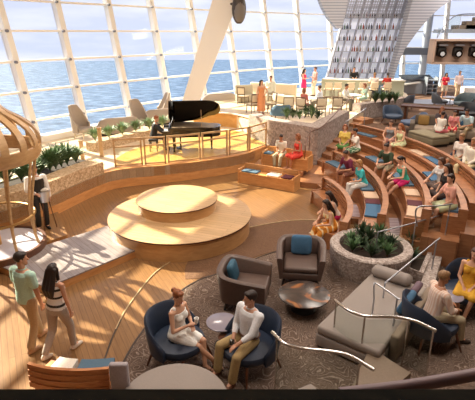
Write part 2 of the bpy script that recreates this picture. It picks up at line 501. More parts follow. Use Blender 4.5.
    # top
    def sleeves(b, frac, grow):
        for side in (-1, 1):
            sh, el, wr = A[side]; r0 = (.05 if f else .06)*s
            b.cap(sp(.44, side*shx*.5), sh, .062*s+grow*.6, r0+grow)
            if frac <= 1: b.cap(sh, sh+(el-sh)*frac, r0+grow, (.042 if f else .05)*s+grow)
            else:
                b.cap(sh, el, r0+grow, .044*s+grow); b.cap(el, el+(wr-el)*(frac-1), .043*s+grow, .032*s+grow)
    tk, tm = top[0], top[1]; tm = tm if not isinstance(tm, str) else fabric(tm, .85)
    g = .014; vc = .010 if hero else .014
    dress_len = None
    if tk in ('tee', 'polo', 'tank', 'shirt', 'blouse', 'jacket'):
        b = B(); torso(b, g+(.004 if tk == 'jacket' else 0), -.055 if tk != 'tank' else -.03, .495 if tk != 'tank' else .47)
        if tk in ('tee', 'polo', 'blouse'): sleeves(b, .62, g)
        elif tk in ('shirt', 'jacket'): sleeves(b, 1.85 if len(top) < 3 else top[2], g)
        else:
            for side in (-1, 1): b.cap(sp(.43, side*.085*s, .03), sp(.495, side*.085*s, -.01), .028*s+.006, .022*s+.006)
        if tk in ('polo', 'shirt', 'jacket'):
            for k in range(10):
                a = 2*pi*k/10; a2 = 2*pi*(k+1)/10
                b.cap(sp(.525, .058*s*cos(a), .058*sin(a)+.005), sp(.525, .058*s*cos(a2), .058*sin(a2)+.005), .014, .014, 6)
        soft(b, {'tee': 'tee_shirt', 'polo': 'polo_shirt', 'tank': 'tank_top', 'shirt': 'shirt', 'blouse': 'blouse', 'jacket': 'jacket'}[tk], tm, body, vc, 2)
    elif tk == 'dress':
        frac = top[2] if len(top) > 2 else .75
        b = B(); torso(b, g, -.2, .47)
        for side in (-1, 1): b.cap(sp(.43, side*.09*s, .02), sp(.495, side*.09*s, -.01), .034*s+.006, .03*s+.006)
        if sit:
            ends = []
            for side in (-1, 1):
                hj, kn, an = L[side]; e = hj+(kn-hj)*min(frac, 1.0); ends.append(e)
                b.cap(hj, e, .098*s+g, .075*s+g, 12)
                if frac > 1:
                    e2 = kn+(an-kn)*(frac-1); b.cap(kn, e2, .072*s+g, .075*s+g, 12); ends.append(e2)
            for t in (.15, .4, .65, .9): 
                p0 = L[-1][0].lerp(L[-1][1], t*min(frac, 1)); p1 = L[1][0].lerp(L[1][1], t*min(frac, 1)); b.cap(p0, p1, .08*s, .08*s)
            if frac > 1: b.cap(ends[1], ends[3], .07*s, .07*s)
        else:
            zz = hz-(hz-.1)*frac; n = 16
            b.loft([[V((rx*s*cos(2*pi*k/n), ry*s*sin(2*pi*k/n)+.01, z)) for k in range(n)] for z, rx, ry in ((zz, .22, .19), (hz*.8+zz*.2, .20, .16), (hz, .195, .145), (hz+.1*s, .165, .125))])
        soft(b, 'dress', tm, body, vc, 2)
    # bottom
    bk = bottom[0] if bottom else None
    if bk:
        bm = bottom[1]; bm = bm if not isinstance(bm, str) else fabric(bm, .85)
        b = B(); torso(b, g*.75, -.2, .1)
        if bk in ('trousers', 'shorts'):
            fr = 1.9 if bk == 'trousers' else (bottom[2] if len(bottom) > 2 else .7)
            for side in (-1, 1):
                hj, kn, an = L[side]
                if fr > 1:
                    b.cap(hj, kn, .097*s+.006, .066*s+.006, 12)
                    b.cap(kn, kn+(an-kn)*(fr-1), .066*s+.006, (.052 if f else .064)*s+.006, 12)
                else: b.cap(hj, hj+(kn-hj)*fr, .097*s+.008, .082*s+.008, 12)
        else:
            for side in (-1, 1):
                hj, kn, an = L[side]; e = hj+(kn-hj)*.8; b.cap(hj, e, .098*s+g, .08*s+g, 12)
            for t in (.2, .5, .75): b.cap(L[-1][0].lerp(L[-1][1], t), L[1][0].lerp(L[1][1], t), .085*s, .085*s)
        soft(b, {'trousers': 'trousers', 'shorts': 'shorts', 'skirt': 'skirt'}[bk], bm, body, vc, 2)
    if belt:
        n = 20; b = B(); t, rx, ry = .085, (.165 if not f else .16), .122
        b.tube([sp(t)+rt*((rx*s+g*1.2)*cos(2*pi*k/n))+fw*((ry*s+g*1.2)*sin(2*pi*k/n)) for k in range(n)], .016, 6, closed=True)
        b.build('belt', fabric(belt, .5), body)
    if top[0] == 'vest' or (extras and 'vest' in extras):
        b = B(); torso(b, g+.012, -.06, .44)
        for side in (-1, 1): b.cap(sp(.40, side*.10*s, .04), sp(.495, side*.085*s, -.01), .045*s, .03*s)
        soft(b, 'waistcoat', BLACKM, body, vc, 2)
    if shoes:
        for side in (-1, 1):
            an, heel, ball, toe = feet[side]; b = B(); z = .006
            b.cap(heel, ball, .038*s+z, .037*s+z); b.cap(ball, toe, .037*s+z, .026*s+z)
            if shoes[0] != '!': b.cap(an.lerp(heel, .4), ball, .038*s+z, .032*s+z)
            else:
                b = B(); lo = V((0, 0, -.026*s)); b.cap(heel+lo, ball+lo, .022*s, .024*s); b.cap(ball+lo, toe+lo, .026*s, .02*s)
                n = 12
                b.tube([an+V((.048*s*cos(2*pi*k/n), .05*s*sin(2*pi*k/n), -.01)) for k in range(n)], .008, 6, closed=True)
                b.tube([ball+V((.046*s*cos(pi*k/8), 0, .042*s*sin(pi*k/8)-.01)) for k in range(9)], .009, 6)
            soft(b, 'shoe' if shoes[0] != '!' else 'sandal', fabric(shoes.replace('!', ''), .6), body, .0085 if hero else .012, 1)
    return body, dict(A=A, L=L, hd=hd, sp=sp, feet=feet)
# ------------------------------------------------------------------ the setting
CC = (-3.4, 13.4)                     # centre of the amphitheatre rings
ZT = [0, .18, .52, .68, .78, .9]      # tread heights behind rows 1..5
DECK, TERR, UP = .65, 1.25, .9
WALLP = [tuple(p)[:2] for p in bez([(-8.2, 8.4, 0), (-6.9, 10.3, 0), (-5.55, 12.2, 0), (-4.8, 14.0, 0), (-4.1, 14.95, 0), (-2.6, 15.5, 0), (-1.35, 16.05, 0), (.2, 17.0, 0), (1.3, 18.5, 0)], 8)]

struct(B().prism([(-15, -3), (17, -3), (17, 20), (-15, 20)], -.2, 0).build('floor', W_FLOOR, smooth=False))
# carpet of the lounge and a brown layer painting the shade beside the stage (thin layers on the floor)
edge = [tuple(p)[:2] for p in bez([(-1.95, 2.0, 0), (-2.02, 4.6, 0), (-1.9, 5.85, 0), (-1.75, 6.74, 0), (-1.37, 7.87, 0), (-.82, 8.66, 0), (.06, 9.2, 0), (.56, 9.75, 0), (1.3, 10.15, 0), (2.3, 10.4, 0), (3.0, 10.6, 0), (4.6, 9.6, 0), (9, 7.5, 0), (12, 6, 0)], 6)]
struct(B().prism(edge+[(12, 2)], 0, .012).build('lounge_carpet', C_MAIN, smooth=False))
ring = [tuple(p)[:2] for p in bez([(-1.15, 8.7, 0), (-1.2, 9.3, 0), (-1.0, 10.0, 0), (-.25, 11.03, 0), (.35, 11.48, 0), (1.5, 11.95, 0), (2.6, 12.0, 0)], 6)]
stripc = [tuple(p)[:2] for p in bez([(-2.23, 6.9, 0), (-2.18, 7.6, 0), (-1.91, 8.84, 0), (-1.55, 9.55, 0), (-.96, 10.4, 0), (-.2, 11.1, 0), (.35, 11.5, 0), (1.5, 11.97, 0), (2.6, 12.02, 0)], 6)]
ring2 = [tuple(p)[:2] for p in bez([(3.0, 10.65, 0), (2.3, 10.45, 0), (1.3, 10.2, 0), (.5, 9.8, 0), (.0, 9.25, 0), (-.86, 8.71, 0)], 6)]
struct(B().prism(ring+ring2, 0, .008).build('walkway_shade', C_BROWN, smooth=False))
struct(B().strip([(x, y, .014) for x, y in edge[6:58]], .03, .02).build('trim_1', plain('carpet_edging', '#3c2f28', .4)))
struct(B().strip([(x, y, .012) for x, y in stripc], .02, .018).build('trim_2', plain('brass_strip', '#c9b48e', .35, .3)))
struct(B().strip([(p.x, p.y, .01) for p in bez([(-2.2, 5.2, 0), (-2.21, 6.04, 0), (-2.23, 6.6, 0), (-2.21, 7.2, 0)], 6)], .025, .016).build('trim_3', plain('carpet_edging', '#3c2f28', .4)))

# raised walkway to the stage
struct(B().prism([(-5.6, 9.15), (-3.93, 8.05), (-1.9, 10.35), (-3.15, 11.55)], 0, .17).build('catwalk_base', W_WALL, smooth=False))
struct(B().prism([(-5.6, 9.13), (-3.93, 8.03), (-1.9, 10.35), (-3.15, 11.55)], .17, .2).build('catwalk', W_PALE, smooth=False))
struct(B().prism([(-9.6, 7.6), (-6.6, 10.2), (-5.25, 12.2), (-4.4, 10.6), (-5.7, 9.1), (-7.5, 7.2)], 0, .2).build('waiter_step', W_FLOOR, smooth=False))

# low curved wall, stone on its left half, deck behind it
wl = WALLP[:29]; wr = WALLP[28:]
struct(B().wallstrip(wl, .5, 0, .62).build('wall_left', W_WALL))
struct(B().wallstrip(wl, .62, .62, 1.05).build('stone_parapet', S_TAN))
struct(B().wallstrip(wr, .35, 0, .66).build('wall_front', W_WALL))
WINP = [(-12.6, 5.2), (-12.3, 8.2), (-11.7, 11.2), (-10.9, 14.1), (-10.0, 16.9), (-8.8, 19.4), (-7.35, 21.6), (-5.6, 23.7), (-3.85, 25.9), (-1.95, 28.1), (.1, 30.4), (2.55, 32.6), (5.0, 34.6), (7.6, 36.4), (10.6, 37.7), (13.7, 38.4), (17.0, 38.5), (20.5, 37.8)]
struct(B().prism([(x+.4, y+.6) if False else (x, y) for x, y in WALLP[:60]]+[(1.4, 18.8), (.1, 21.9), (-1.3, 24.5), (-1.5, 29.2)]+WINP[9:1:-1]+[(-12.3, 8.0)], .3, DECK).build('deck_floor', W_DECK, smooth=False))
am = [tuple(p)[:2] for p in bez([(-4.4, 15.5, 0), (-2.7, 15.9, 0), (-1.4, 16.5, 0), (.1, 17.5, 0), (1.2, 18.9, 0), (.9, 20.6, 0), (-.6, 21.6, 0), (-2.6, 20.4, 0), (-4.2, 17.9, 0), (-4.6, 16.3, 0)], 6)]
struct(B().prism(am[:-1], DECK, DECK+.012).build('piano_floor', W_AMBER, smooth=False))
# planter trough behind the stone parapet
tr = WALLP[2:29]
def offs(path, d):
    out = []
    for i, p in enumerate(path):
        a, b = V(path[max(i-1, 0)]), V(path[min(i+1, len(path)-1)]); t = (b-a).normalized(); out.append((p[0]-t.y*d, p[1]+t.x*d))
    return out
struct(B().wallstrip(offs(tr, .62), .7, DECK, .98).build('planter_soil', SOIL))
struct(B().wallstrip(offs(tr, 1.32), .12, DECK, 1.02).build('planter_kerb', CREAM))

# terrace of the bar, stone retaining walls, curved golden wall
TP = [(1.3, 18.8), (3.0, 17.25), (5.2, 21.2), (6.2, 23.0), (8.5, 24.8), (10.4, 27.0), (11.4, 31), (12, 37.5)]
struct(B().prism(TP+[(7.6, 36.4), (5.0, 34.6), (2.55, 32.6), (.1, 30.4), (-1.4, 29), (-1.3, 24.5), (.1, 21.9)], .3, TERR).build('terrace_floor', W_DECK, smooth=False))
struct(B().prism([(.5, 20.2), (1.3, 18.75), (1.42, 18.6), (2.95, 17.2), (3.12, 17.2), (5.25, 21.2), (4.75, 21.4), (3.0, 18.1), (1.75, 19.0), (1.0, 20.45)], 0, 1.68).build('wall_stone', S_TERR, smooth=False))
struct(B().wallstrip([(6.25, 23.05), (8.5, 24.7), (9.6, 25.9)], .55, .5, 1.68).build('wall_stone_back', S_TERR, smooth=False))
gw = bez([(1.15, 19.4, 0), (.75, 21.0, 0), (-.3, 22.4, 0), (-1.5, 22.75, 0), (-2.2, 22.6, 0)], 8)
struct(B().wallstrip([tuple(p)[:2] for p in gw], .12, DECK, 1.32, side=-1).build('wall_golden', wood('#c8914a', '#d8a660', .35, scale=(2, 2, 6), name='golden_panel')))
struct(B().strip([(p.x, p.y, 1.335) for p in gw], .2, .04).build('trim_4', CREAM))

# tiers of the amphitheatre
def tier(r0, r1, a0, a1, z0, z1, name, mat):
    struct(B().arc(CC, r0, r1, a0, a1, z0, z1, 40).build(name, mat, smooth=False))
tier(6.32, 7.02, 10, 31, 0, .18, 'stair_tread', W_TREAD); tier(6.72, 7.02, -14, 10, 0, .18, 'tier_floor', W_TREAD)
tier(7.02, 8.1, -26, 33, 0, .18, 'tier_floor', W_TREAD)
tier(7.62, 8.1, 22, 34, .18, .35, 'stair_tread', W_TREAD)
tier(8.1, 8.6, -27, 36, 0, .52, 'tier_floor', W_TREAD); tier(8.6, 9.4, -27, 40, 0, .68, 'tier_floor', W_TREAD)
tier(9.4, 10.04, -25, 42, 0, .78, 'tier_floor', W_TREAD)
tier(10.04, 11.2, -25, 46, 0, .9, 'tier_floor', C_UP)
struct(B().arc(CC, 11.2, 34, -34, 58, .5, UP, 60).build('upper_floor', C_UP, smooth=False))
tier(11.9, 12.5, 41, 50, UP, UP+.12, 'stair_tread', W_TREAD); tier(12.5, 13.4, 41, 50, UP, UP+.24, 'stair_tread', W_TREAD)
# side blocks with the two front benches
struct(B().prism([(.38, 16.0), (2.16, 15.0), (2.95, 14.75), (2.82, 15.9), (2.9, 17.3), (1.3, 18.7)], 0, .2).build('platform_low', W_TREAD, smooth=False))
struct(B().prism([(.62, 16.55), (2.35, 15.55), (2.95, 17.2), (1.3, 18.7)], .2, .38).build('platform_high', W_TREAD, smooth=False))

# windows: one bay per window, leaning outwards
LEAN = 1.85; WH = 8.6
def wpt(i, t, z):
    a, b = V(WINP[i]), V(WINP[i+1]); d = (b-a).normalized(); n = V((-d.y, d.x)); p = a.lerp(b, t)+n*(LEAN*z/9)
    return V((p.x, p.y, z+.3))
def wnode(i, z):
    i0 = min(max(i, 0), len(WINP)-1); a, b = V(WINP[max(i0-1, 0)]), V(WINP[min(i0+1, len(WINP)-1)]); d = (b-a).normalized()
    p = V(WINP[i0])+V((-d.y, d.x))*(LEAN*z/9); return V((p.x, p.y, z+.3)), V((-d.y, d.x, 0))
TZ = [.45, 1.2, 2.42, 3.65, 4.87, 6.1, 7.3]
struct(B().wallstrip([(x-.1, y) for x, y in WINP[:3]], .3, 0, 9.2).build('shade_wall_left', WHITE, smooth=False))  # unseen wall added in place of windows to shade the left floor
for i in range(2, len(WINP)-1):
    a0, n0 = wnode(i, .2); a1, _ = wnode(i, WH); b0, n1 = wnode(i+1, .2); b1, _ = wnode(i+1, WH)
    w = struct(B().add([a0, b0, b1, a1]+[p-n0*.02 for p in (a0, b0, b1, a1)], [(0, 1, 2, 3), (7, 6, 5, 4), (0, 4, 5, 1), (1, 5, 6, 2), (2, 6, 7, 3), (3, 7, 4, 0)]).build('window_%d' % (i-1), GLASS, smooth=False))
    mb = B(); ax = (b0-a0).normalized()
    rings = []
    for p in (a0-V((0, 0, .3)), a1):
        rings.append([p+ax*.13+n0*.05, p-ax*.13+n0*.05, p-ax*.13-n0*.32, p+ax*.13-n0*.32])
    mb.loft(rings).build('mullion', WHITE, w, smooth=False)
    tb = B()
    for z in TZ:
        p, _ = wnode(i, z); q, _ = wnode(i+1, z); tb.strip([p-n0*.03, q-n1*.03], .16, .09)
    tb.build('transom', WHITE, w, smooth=False)
    jb = B()
    for z in TZ[1:]:
        p, _ = wnode(i, z); jb.cyl(p-n0*.30-ax*.10, p-n0*.42-ax*.10, .06, .06, 8)
    jb.build('bracket', plain('bracket_grey', '#6f7280', .5), w)
    struct(B().strip([a0-n0*.25+V((0, 0, .25)), b0-n1*.25+V((0, 0, .25))], .5, .3).build('trim_%d' % (i+5), WHITE, smooth=False))
# big slanted steel column
Yc = 25.0
p0, p1 = at(189, 107, Y=Yc), at(236, -30, Y=Yc); d = (p1-p0)
cb = B(); rings = []
for p, w in ((p0-d*.12, .42), (p0+d*.2, .5), (p1, .72), (p1+d*.3, .75)):
    rings.append([p+V((w, -.25, 0)), p+V((w, .5, 0)), p+V((-w, .5, 0)), p+V((-w, -.25, 0))])
struct(cb.loft(rings).build('column', WHITE, smooth=False))
sp_ = B().ell((0, 0, 0), (.36, .3, .72), 16, 10).cyl((0, .1, .2), (-.75, .65, .3), .07, .07, 8)
o = thing('loudspeaker', 'dark rounded loudspeaker hanging beside the top of the white slanted column', 'loudspeaker', at(239, 9, Y=24.4))
sp_.build('housing', plain('speaker_brown', '#3d342e', .4), o)
B().ell((.02, -.1, -.1), (.3, .24, .55), 14, 8).build('grille', plain('speaker_grey', '#77706a', .6), o)

# roof, side walls (out of the picture, they keep the light inside the room)
CEIL = plain('ceiling_paint', '#cfc4b8', .8)
top = [(wnode(i, WH)[0].x, wnode(i, WH)[0].y) for i in range(len(WINP))]
struct(B().prism(top+[(26, 30), (26, -4), (-13.5, -4)], WH+.3, WH+.5).build('ceiling', CEIL, smooth=False))
WW = plain('wall_warm', '#a58d78', .8)
struct(B().box((21, 10, 4.2), (.2, 28, 9.2)).build('wall_right', WW, smooth=False))
struct(B().box((5, -3.6, 4.2), (40, .2, 9.2)).build('wall_back', WW, smooth=False))
struct(B().box((-13.4, 0, 4.2), (.2, 8, 9.2)).build('wall_rear_left', WW, smooth=False))
# sea
m, nt, b_ = newmat('sea_water')
tc = N(nt, 'ShaderNodeTexCoord'); mp = N(nt, 'ShaderNodeMapping'); mp.inputs['Scale'].default_value = (.06, .14, 1)
nt.links.new(tc.outputs['Object'], mp.inputs[0])
no = N(nt, 'ShaderNodeTexNoise', Scale=2.2, Detail=8, Roughness=.7); nt.links.new(mp.outputs[0], no.inputs['Vector'])
nt.links.new(ramp(nt, no.outputs[0], [(.35, lin('#2c425e')), (.5, lin('#46607f')), (.66, lin('#7d93ad'))]), b_.inputs['Base Color'])
bp = N(nt, 'ShaderNodeBump', Strength=.6, Distance=1.5); nt.links.new(no.outputs[0], bp.inputs['Height']); nt.links.new(bp.outputs[0], b_.inputs['Normal'])
b_.inputs['Roughness'].default_value = .6; b_.inputs['Specular IOR Level'].default_value = .2
struct(B().lathe([(.1, -1), (560, -1), (560, 0), (.1, 0)], (0, 0, -25), 96).build('sea', m, smooth=False))

# ------------------------------------------------------------------ stage
t = thing('round_stage', 'large low round wooden stage in the middle of the lit floor', 'stage', (-1.55, 11.35, 0))
B().lathe([(.01, 0), (1.88, 0), (1.88, .46), (.01, .46)], n=96).build('base', W_RISER, t)
B().lathe([(.01, .46), (1.92, .46), (1.92, .5), (.01, .5)], n=96).build('top', W_STAGE, t)
B().lathe([(1.90, .462), (1.925, .462), (1.925, .49), (1.90, .49), (1.90, .462)], n=96, caps=False).build('edge_strip', W_DARK, t)
t = thing('round_podium', 'smaller round wooden podium standing on top of the large round stage', 'podium', (-1.68, 11.75, .5))
B().lathe([(.01, 0), (1.08, 0), (1.08, .27), (.01, .27)], n=80).build('base', W_RISER, t)
B().lathe([(.01, .27), (1.12, .27), (1.12, .3), (.01, .3)], n=80).build('top', W_STAGE, t)
B().lathe([(1.1, .27), (1.125, .27), (1.125, .295), (1.1, .295), (1.1, .27)], n=80, caps=False).build('edge_strip', W_DARK, t)

# ------------------------------------------------------------------ railing around the piano deck
RP = [V((p.x, p.y, DECK)) for p in bez([(-4.35, 15.25, 0), (-3.35, 15.55, 0), (-2.55, 15.75, 0), (-1.35, 16.3, 0), (-.35, 16.85, 0), (.45, 17.45, 0), (1.22, 18.55, 0)], 1)]
RL = ['first golden railing panel from the left at the end of the stone planter', 'golden railing panel in front of the seated pianist', 'golden railing panel just left of the grand piano legs', 'golden railing panel below the tail of the grand piano', 'golden railing panel right of the grand piano', 'last golden railing panel before the stone planter wall']
for i in range(6):
    a, b = RP[i], RP[i+1]; d = (b-a); L = d.length-.06; u = d.normalized(); mid = (a+b)/2
    t = thing('railing_panel', RL[i], 'railing', tuple(mid), atan2(d.y, d.x), 'golden railing panels along the piano deck')
    fb = B()
    for sx in (-1, 1): fb.box((sx*(L/2-.03), 0, .5), (.06, .05, 1.0))
    for z in (.06, .72, .985): fb.box((0, 0, z), (L, .05, .05 if z < .9 else .06))
    fb.build('frame', W_GOLD, t, smooth=False)
    B().box((0, 0, .38), (L-.1, .012, .6)).build('glass_pane', RAILGLASS, t, smooth=False)
for q, (px, py, z) in enumerate(((102, 157, DECK), (83, 160, DECK))):
    p = at(px, py, z); p = V((p.x, p.y, z))
    o = B().box((0, 0, .55 if q == 0 else .35), (.12, .1, 1.1 if q == 0 else .7)).box((0, 0, 1.12 if q == 0 else .72), (.15, .13, .04)).build('wooden_post', W_GOLD, smooth=False)
    o.location = p; tag(o, ('taller slim wooden post standing left of the pianist railing', 'short slim wooden post among the planter shrubs')[q], 'post')
# ------------------------------------------------------------------ furniture
def solo(b, name, mat, label, cat, group=None, smooth=True, ang=.7):
    """a thing made of one mesh, its origin at its base"""
    n = len(b.v); c = V((sum(p.x for p in b.v)/n, sum(p.y for p in b.v)/n, min(p.z for p in b.v)))
    b.v = [p-c for p in b.v]; o = b.build(name, mat, smooth=smooth, ang=ang); o.location = c
    return tag(o, label, cat, group)
def xy(px, py, z): p = at(px, py, z); return (p.x, p.y, z)
def ang(px, py, z): p = at(px, py, z); return math.degrees(atan2(p.y-CC[1], p.x-CC[0]))

# ---- benches of the amphitheatre
def bench(label, r0, r1, a0, a1, zf, zs, backh=.36, CC=CC):
    am_ = rad((a0+a1)/2); t = thing('curved_bench', label, 'bench', (CC[0]+r0*cos(am_), CC[1]+r0*sin(am_), zf), 0, 'curved wooden benches of the amphitheatre')
    n = max(8, int((a1-a0)*.8)); k = 4 if backh > .3 else 3 if backh > .2 else 2
    B().arc(CC, r0+.03, r1, a0, a1, zf, zs-.05, n).build('base', W_BENCH, t, world=True, smooth=False)
    B().arc(CC, r0, r1+.02, a0, a1, zs-.05, zs, n).build('seat', W_BENCH, t, world=True, smooth=False)
    b = B(); hh = backh/k
    for i in range(k): b.arc(CC, r1+.02+.012*i, r1+.07+.012*i, a0, a1, zs+.015+hh*i, zs+hh*(i+1)-.008, n)
    b.arc(CC, r1+.075, r1+.115, a0, a1, zf, zs+backh-.03, n)
    b.arc(CC, r1+.0, r1+.15, a0, a1, zs+backh, zs+backh+.035, n)
    b.build('backrest', W_BENCH, t, world=True, smooth=False)
    for a in (a0, a1):
        da = math.degrees(.05/r0)*(1 if a == a0 else -1)
        B().arc(CC, r0-.02, r1+.16, min(a, a-da), max(a, a-da), zf, zs+.02, 3).arc(CC, r1-.04, r1+.16, min(a, a-da), max(a, a-da), zs+.02, zs+backh+.05, 3).build('end_panel', W_BENCH, t, world=True, smooth=False)
    return t
ROW = {1: (6.18, 6.55, 0, .42), 2: (7.15, 7.58, .18, .6), 3: (8.17, 8.56, .52, .95), 4: (9.0, 9.33, .68, 1.1), 5: (9.6, 9.93, .78, 1.2)}
C1 = (-1.3, 12.0)
bench('lowest curved wooden bench, where the two long-haired girls sit', 3.92, 4.3, -27, 21, 0, .42, .36, C1)
bench('second curved wooden bench from the floor, with the maroon and slate pads near its end', 7.15, 7.58, -25, 23, .18, .6, .32)
bench('third curved wooden bench from the floor, with the turquoise-topped girl', 8.17, 8.56, -25, 27, .52, .95, .26)
bench('fourth curved wooden bench from the floor, with the group behind the metal rail', 9.0, 9.33, -24, 14, .68, 1.1, .17)
bench('topmost curved wooden bench, in front of the olive ottomans', 9.6, 9.93, -19, 33, .78, 1.2, .27)
PADS = [  # row, pixel of one end, pixel of the other end (front edge), material, label
    (2, (329, 162), (341, 169), SLATE, 'slate blue seat pad at the stair end of the second bench'),
    (2, (352, 180), (361, 191), SLATE, 'slate blue seat pad under the woman in the turquoise top and white trousers'),
    (2, (360, 193), (363, 199), BEIGEC, 'beige seat pad beside the woman in white trousers'),
    (2, (363, 200), (365, 204.5), MAROON, 'maroon seat pad between the beige and the blue pad on the second bench'),
    (2, (365, 205), (366, 217), BLUEC, 'bright blue buttoned seat pad on the second bench'),
    (3, (371, 157), (379, 163), SLATE, 'slate blue seat pad left of the boy in the dark green shirt'),
    (3, (388, 174), (397, 186), SLATE, 'slate blue pad under the girl in pink shorts'),
    (3, (399, 190), (403, 196), BEIGEC, 'beige seat pad in front of the girl in pink shorts'),
    (3, (405, 201), (407, 206.5), MAROON, 'maroon seat pad on the third bench'),
    (3, (407, 207), (408, 217), BEIGEC, 'large beige seat pad at the lower end of the third bench'),
    (4, (431, 173), (437, 182), BLUEC, 'blue seat pad left of the group on the fourth bench'),
    (4, (444, 200), (448, 212), SLATE, 'dark slate pad at the lower end of the fourth bench beside the rail'),
    (5, (357, 133), (370, 138), SLATE, 'long slate blue pad at the stair end of the topmost bench'),
    (5, (384, 142), (396, 147), SLATE, 'slate pad under the girl in the grey tank top'),
    (5, (409, 151), (421, 157), BEIGEC, 'beige seat pad left of the blue pad on the topmost bench'),
    (5, (422, 158), (434, 166), BLUEC, 'wide blue seat pad in the middle of the topmost bench'),
    (5, (435, 167), (440, 171), BEIGEC, 'small beige seat pad right of the blue pad on the topmost bench')]
for r, p, q, m_, lab in PADS:
    r0, r1, zf, zs = ROW[r]; a, b2 = sorted((ang(*p, zs), ang(*q, zs)))
    a0 = max(a, {1: -30, 2: -24.5, 3: -24.5, 4: -23.5, 5: -18.5}[r]); 
    solo(B().arc(CC, r0+.02, r1-.01, a0, b2, zs, zs+.05, 8), 'seat_pad', m_, lab, 'cushion', 'seat pads on the curved benches')
# light stripes on the foot-well floor, painted as thin lilac striped sheets
for q, (r, a0, a1) in enumerate(((6.80, -13, -5), (7.85, -24, -12), (8.76, -14, -2))):
    zf = (.18 if r > 6.7 else 0, .18, .68)[q]
    solo(B().arc(CC, r, r+(.26 if q < 2 else .2), a0, a1, zf, zf+.015, 8), 'floor_mat', striped('lilac_stripes_%d' % q, '#8b777c', '#b9a8ac', 9, 1, .5),
         ('pale lilac painted light stripes on the floor behind the lowest bench', 'pale lilac painted light stripes on the floor behind the second bench', 'pale lilac painted light stripes on the floor between the third and fourth bench')[q], 'mat')
# two straight benches on the side block
def straight_bench(label, a, b_, zf, zs, dep, ends=True):
    a, b_ = V(a), V(b_); d = (b_-a); L = d.length; rz = atan2(d.y, d.x); mid = (a+b_)/2
    t = thing('straight_bench', label, 'bench', (mid.x, mid.y, zf), rz)
    h = zs-zf
    B().box((0, dep/2, h/2-.02), (L, dep-.03, h-.04)).build('base', W_WALL, t, smooth=False)
    B().box((0, dep/2, h-.02), (L, dep+.02, .04)).build('seat', W_WALL, t, smooth=False)
    bb = B()
    for k in range(2): bb.box((0, dep+.03+.012*k, h+.065+.11*k), (L, .045, .10))
    bb.box((0, dep+.085, h/2+.1), (L, .04, h+.2)); bb.build('backrest', W_WALL, t, smooth=False)
    for sx in (-1, 1): B().box((sx*(L/2+.025), dep/2+.04, h/2+.05), (.05, dep+.12, h+.1)).build('end_panel', W_WALL, t, smooth=False)
    def pt(u, v=dep/2): return mid+V((cos(rz)*u*L-sin(rz)*v, sin(rz)*u*L+cos(rz)*v, 0))
    return t, pt, rz, L
_, L1pt, L1rz, L1L = straight_bench('lower straight wooden bench with slate, white and maroon pads', (.06, 15.50, 0), (1.88, 14.46, 0), 0, .42, .42)
_, L2pt, L2rz, L2L = straight_bench('upper straight wooden bench with the red-dressed woman and the child', (.95, 16.55, 0), (2.5, 15.68, 0), .38, .8, .42)
def pad(pt, rz, u, w, z, m_, lab, d=.36):
    p = pt(u, .2); o = B().rbox((0, 0, .03), (w, d, .06), .025).build('seat_pad', m_); o.location = (p.x, p.y, z); o.rotation_euler.z = rz
    tag(o, lab, 'cushion')
pad(L1pt, L1rz, -.32, .62, .42, SLATE, 'slate blue pad at the left end of the lower straight bench')
pad(L1pt, L1rz, .12, .46, .42, WHITEC, 'white pad in the middle of the lower straight bench')
pad(L1pt, L1rz, .36, .36, .42, MAROON, 'maroon pad at the right end of the lower straight bench')
pad(L2pt, L2rz, -.40, .3, .8, SLATE, 'slate blue pad at the left end of the upper straight bench')

# ---- foreground: navy tub chairs
def tub_chair(label, loc, heading, mat=NAVY, w=.43, hi=.87, group='navy tub chairs with wooden legs', name='tub_chair', legm=W_DARK):
    t = thing(name, label, 'chair', loc, rad(heading-90), group)
    B().lathe([(.01, .30), (w-.05, .30), (w-.01, .34), (w, .40), (w-.02, .445), (w-.08, .465), (.01, .47)], (0, .02, 0), 32).build('seat', mat, t)
    rings = []
    for k in range(25):
        a = rad(-90+(k-12)/12*98); u = abs(k-12)/12
        topz = hi-.36*max(0, u-.38)**1.3/.62**1.3; e = V((cos(a), sin(a), 0)); c = V((0, .02, 0))
        lean = .07*(1-u)
        prof = [(w-.02, .32), (w+.05, .30), (w+.065+lean*.6, (topz+.3)/2), (w+.06+lean, topz-.03), (w+.03+lean, topz), (w-.005+lean, topz-.03), (w-.02+lean*.5, (topz+.3)/2)]
        rings.append([c+e*r+V((0, 0, z)) for r, z in prof])
    B().loft(rings).build('backrest', mat, t, ang=1.2)
    for sx in (-1, 1):
        for sy in (-1, 1): B().cyl((sx*(w-.14), sy*(w-.14)+.02, .31), (sx*(w-.05), sy*(w-.05)+.02, 0), .028, .016, 8).build('leg', legm, t)
    return t
CH1 = (-.97, 6.08, .012); CH2 = (.18, 5.94, .012); CH3 = (3.36, 6.6, .012); CH4 = (4.46, 7.55, .012)
H1, H2, H3, H4 = -30, -138, 6, -125
tub_chair('navy tub chair of the woman in the white dress', CH1, H1)
tub_chair('navy tub chair of the man in the white shirt and khaki trousers', CH2, H2)
tub_chair('navy tub chair of the man in the pink striped shirt', CH3, H3)
tub_chair('navy tub chair of the woman in the yellow dress', CH4, H4)

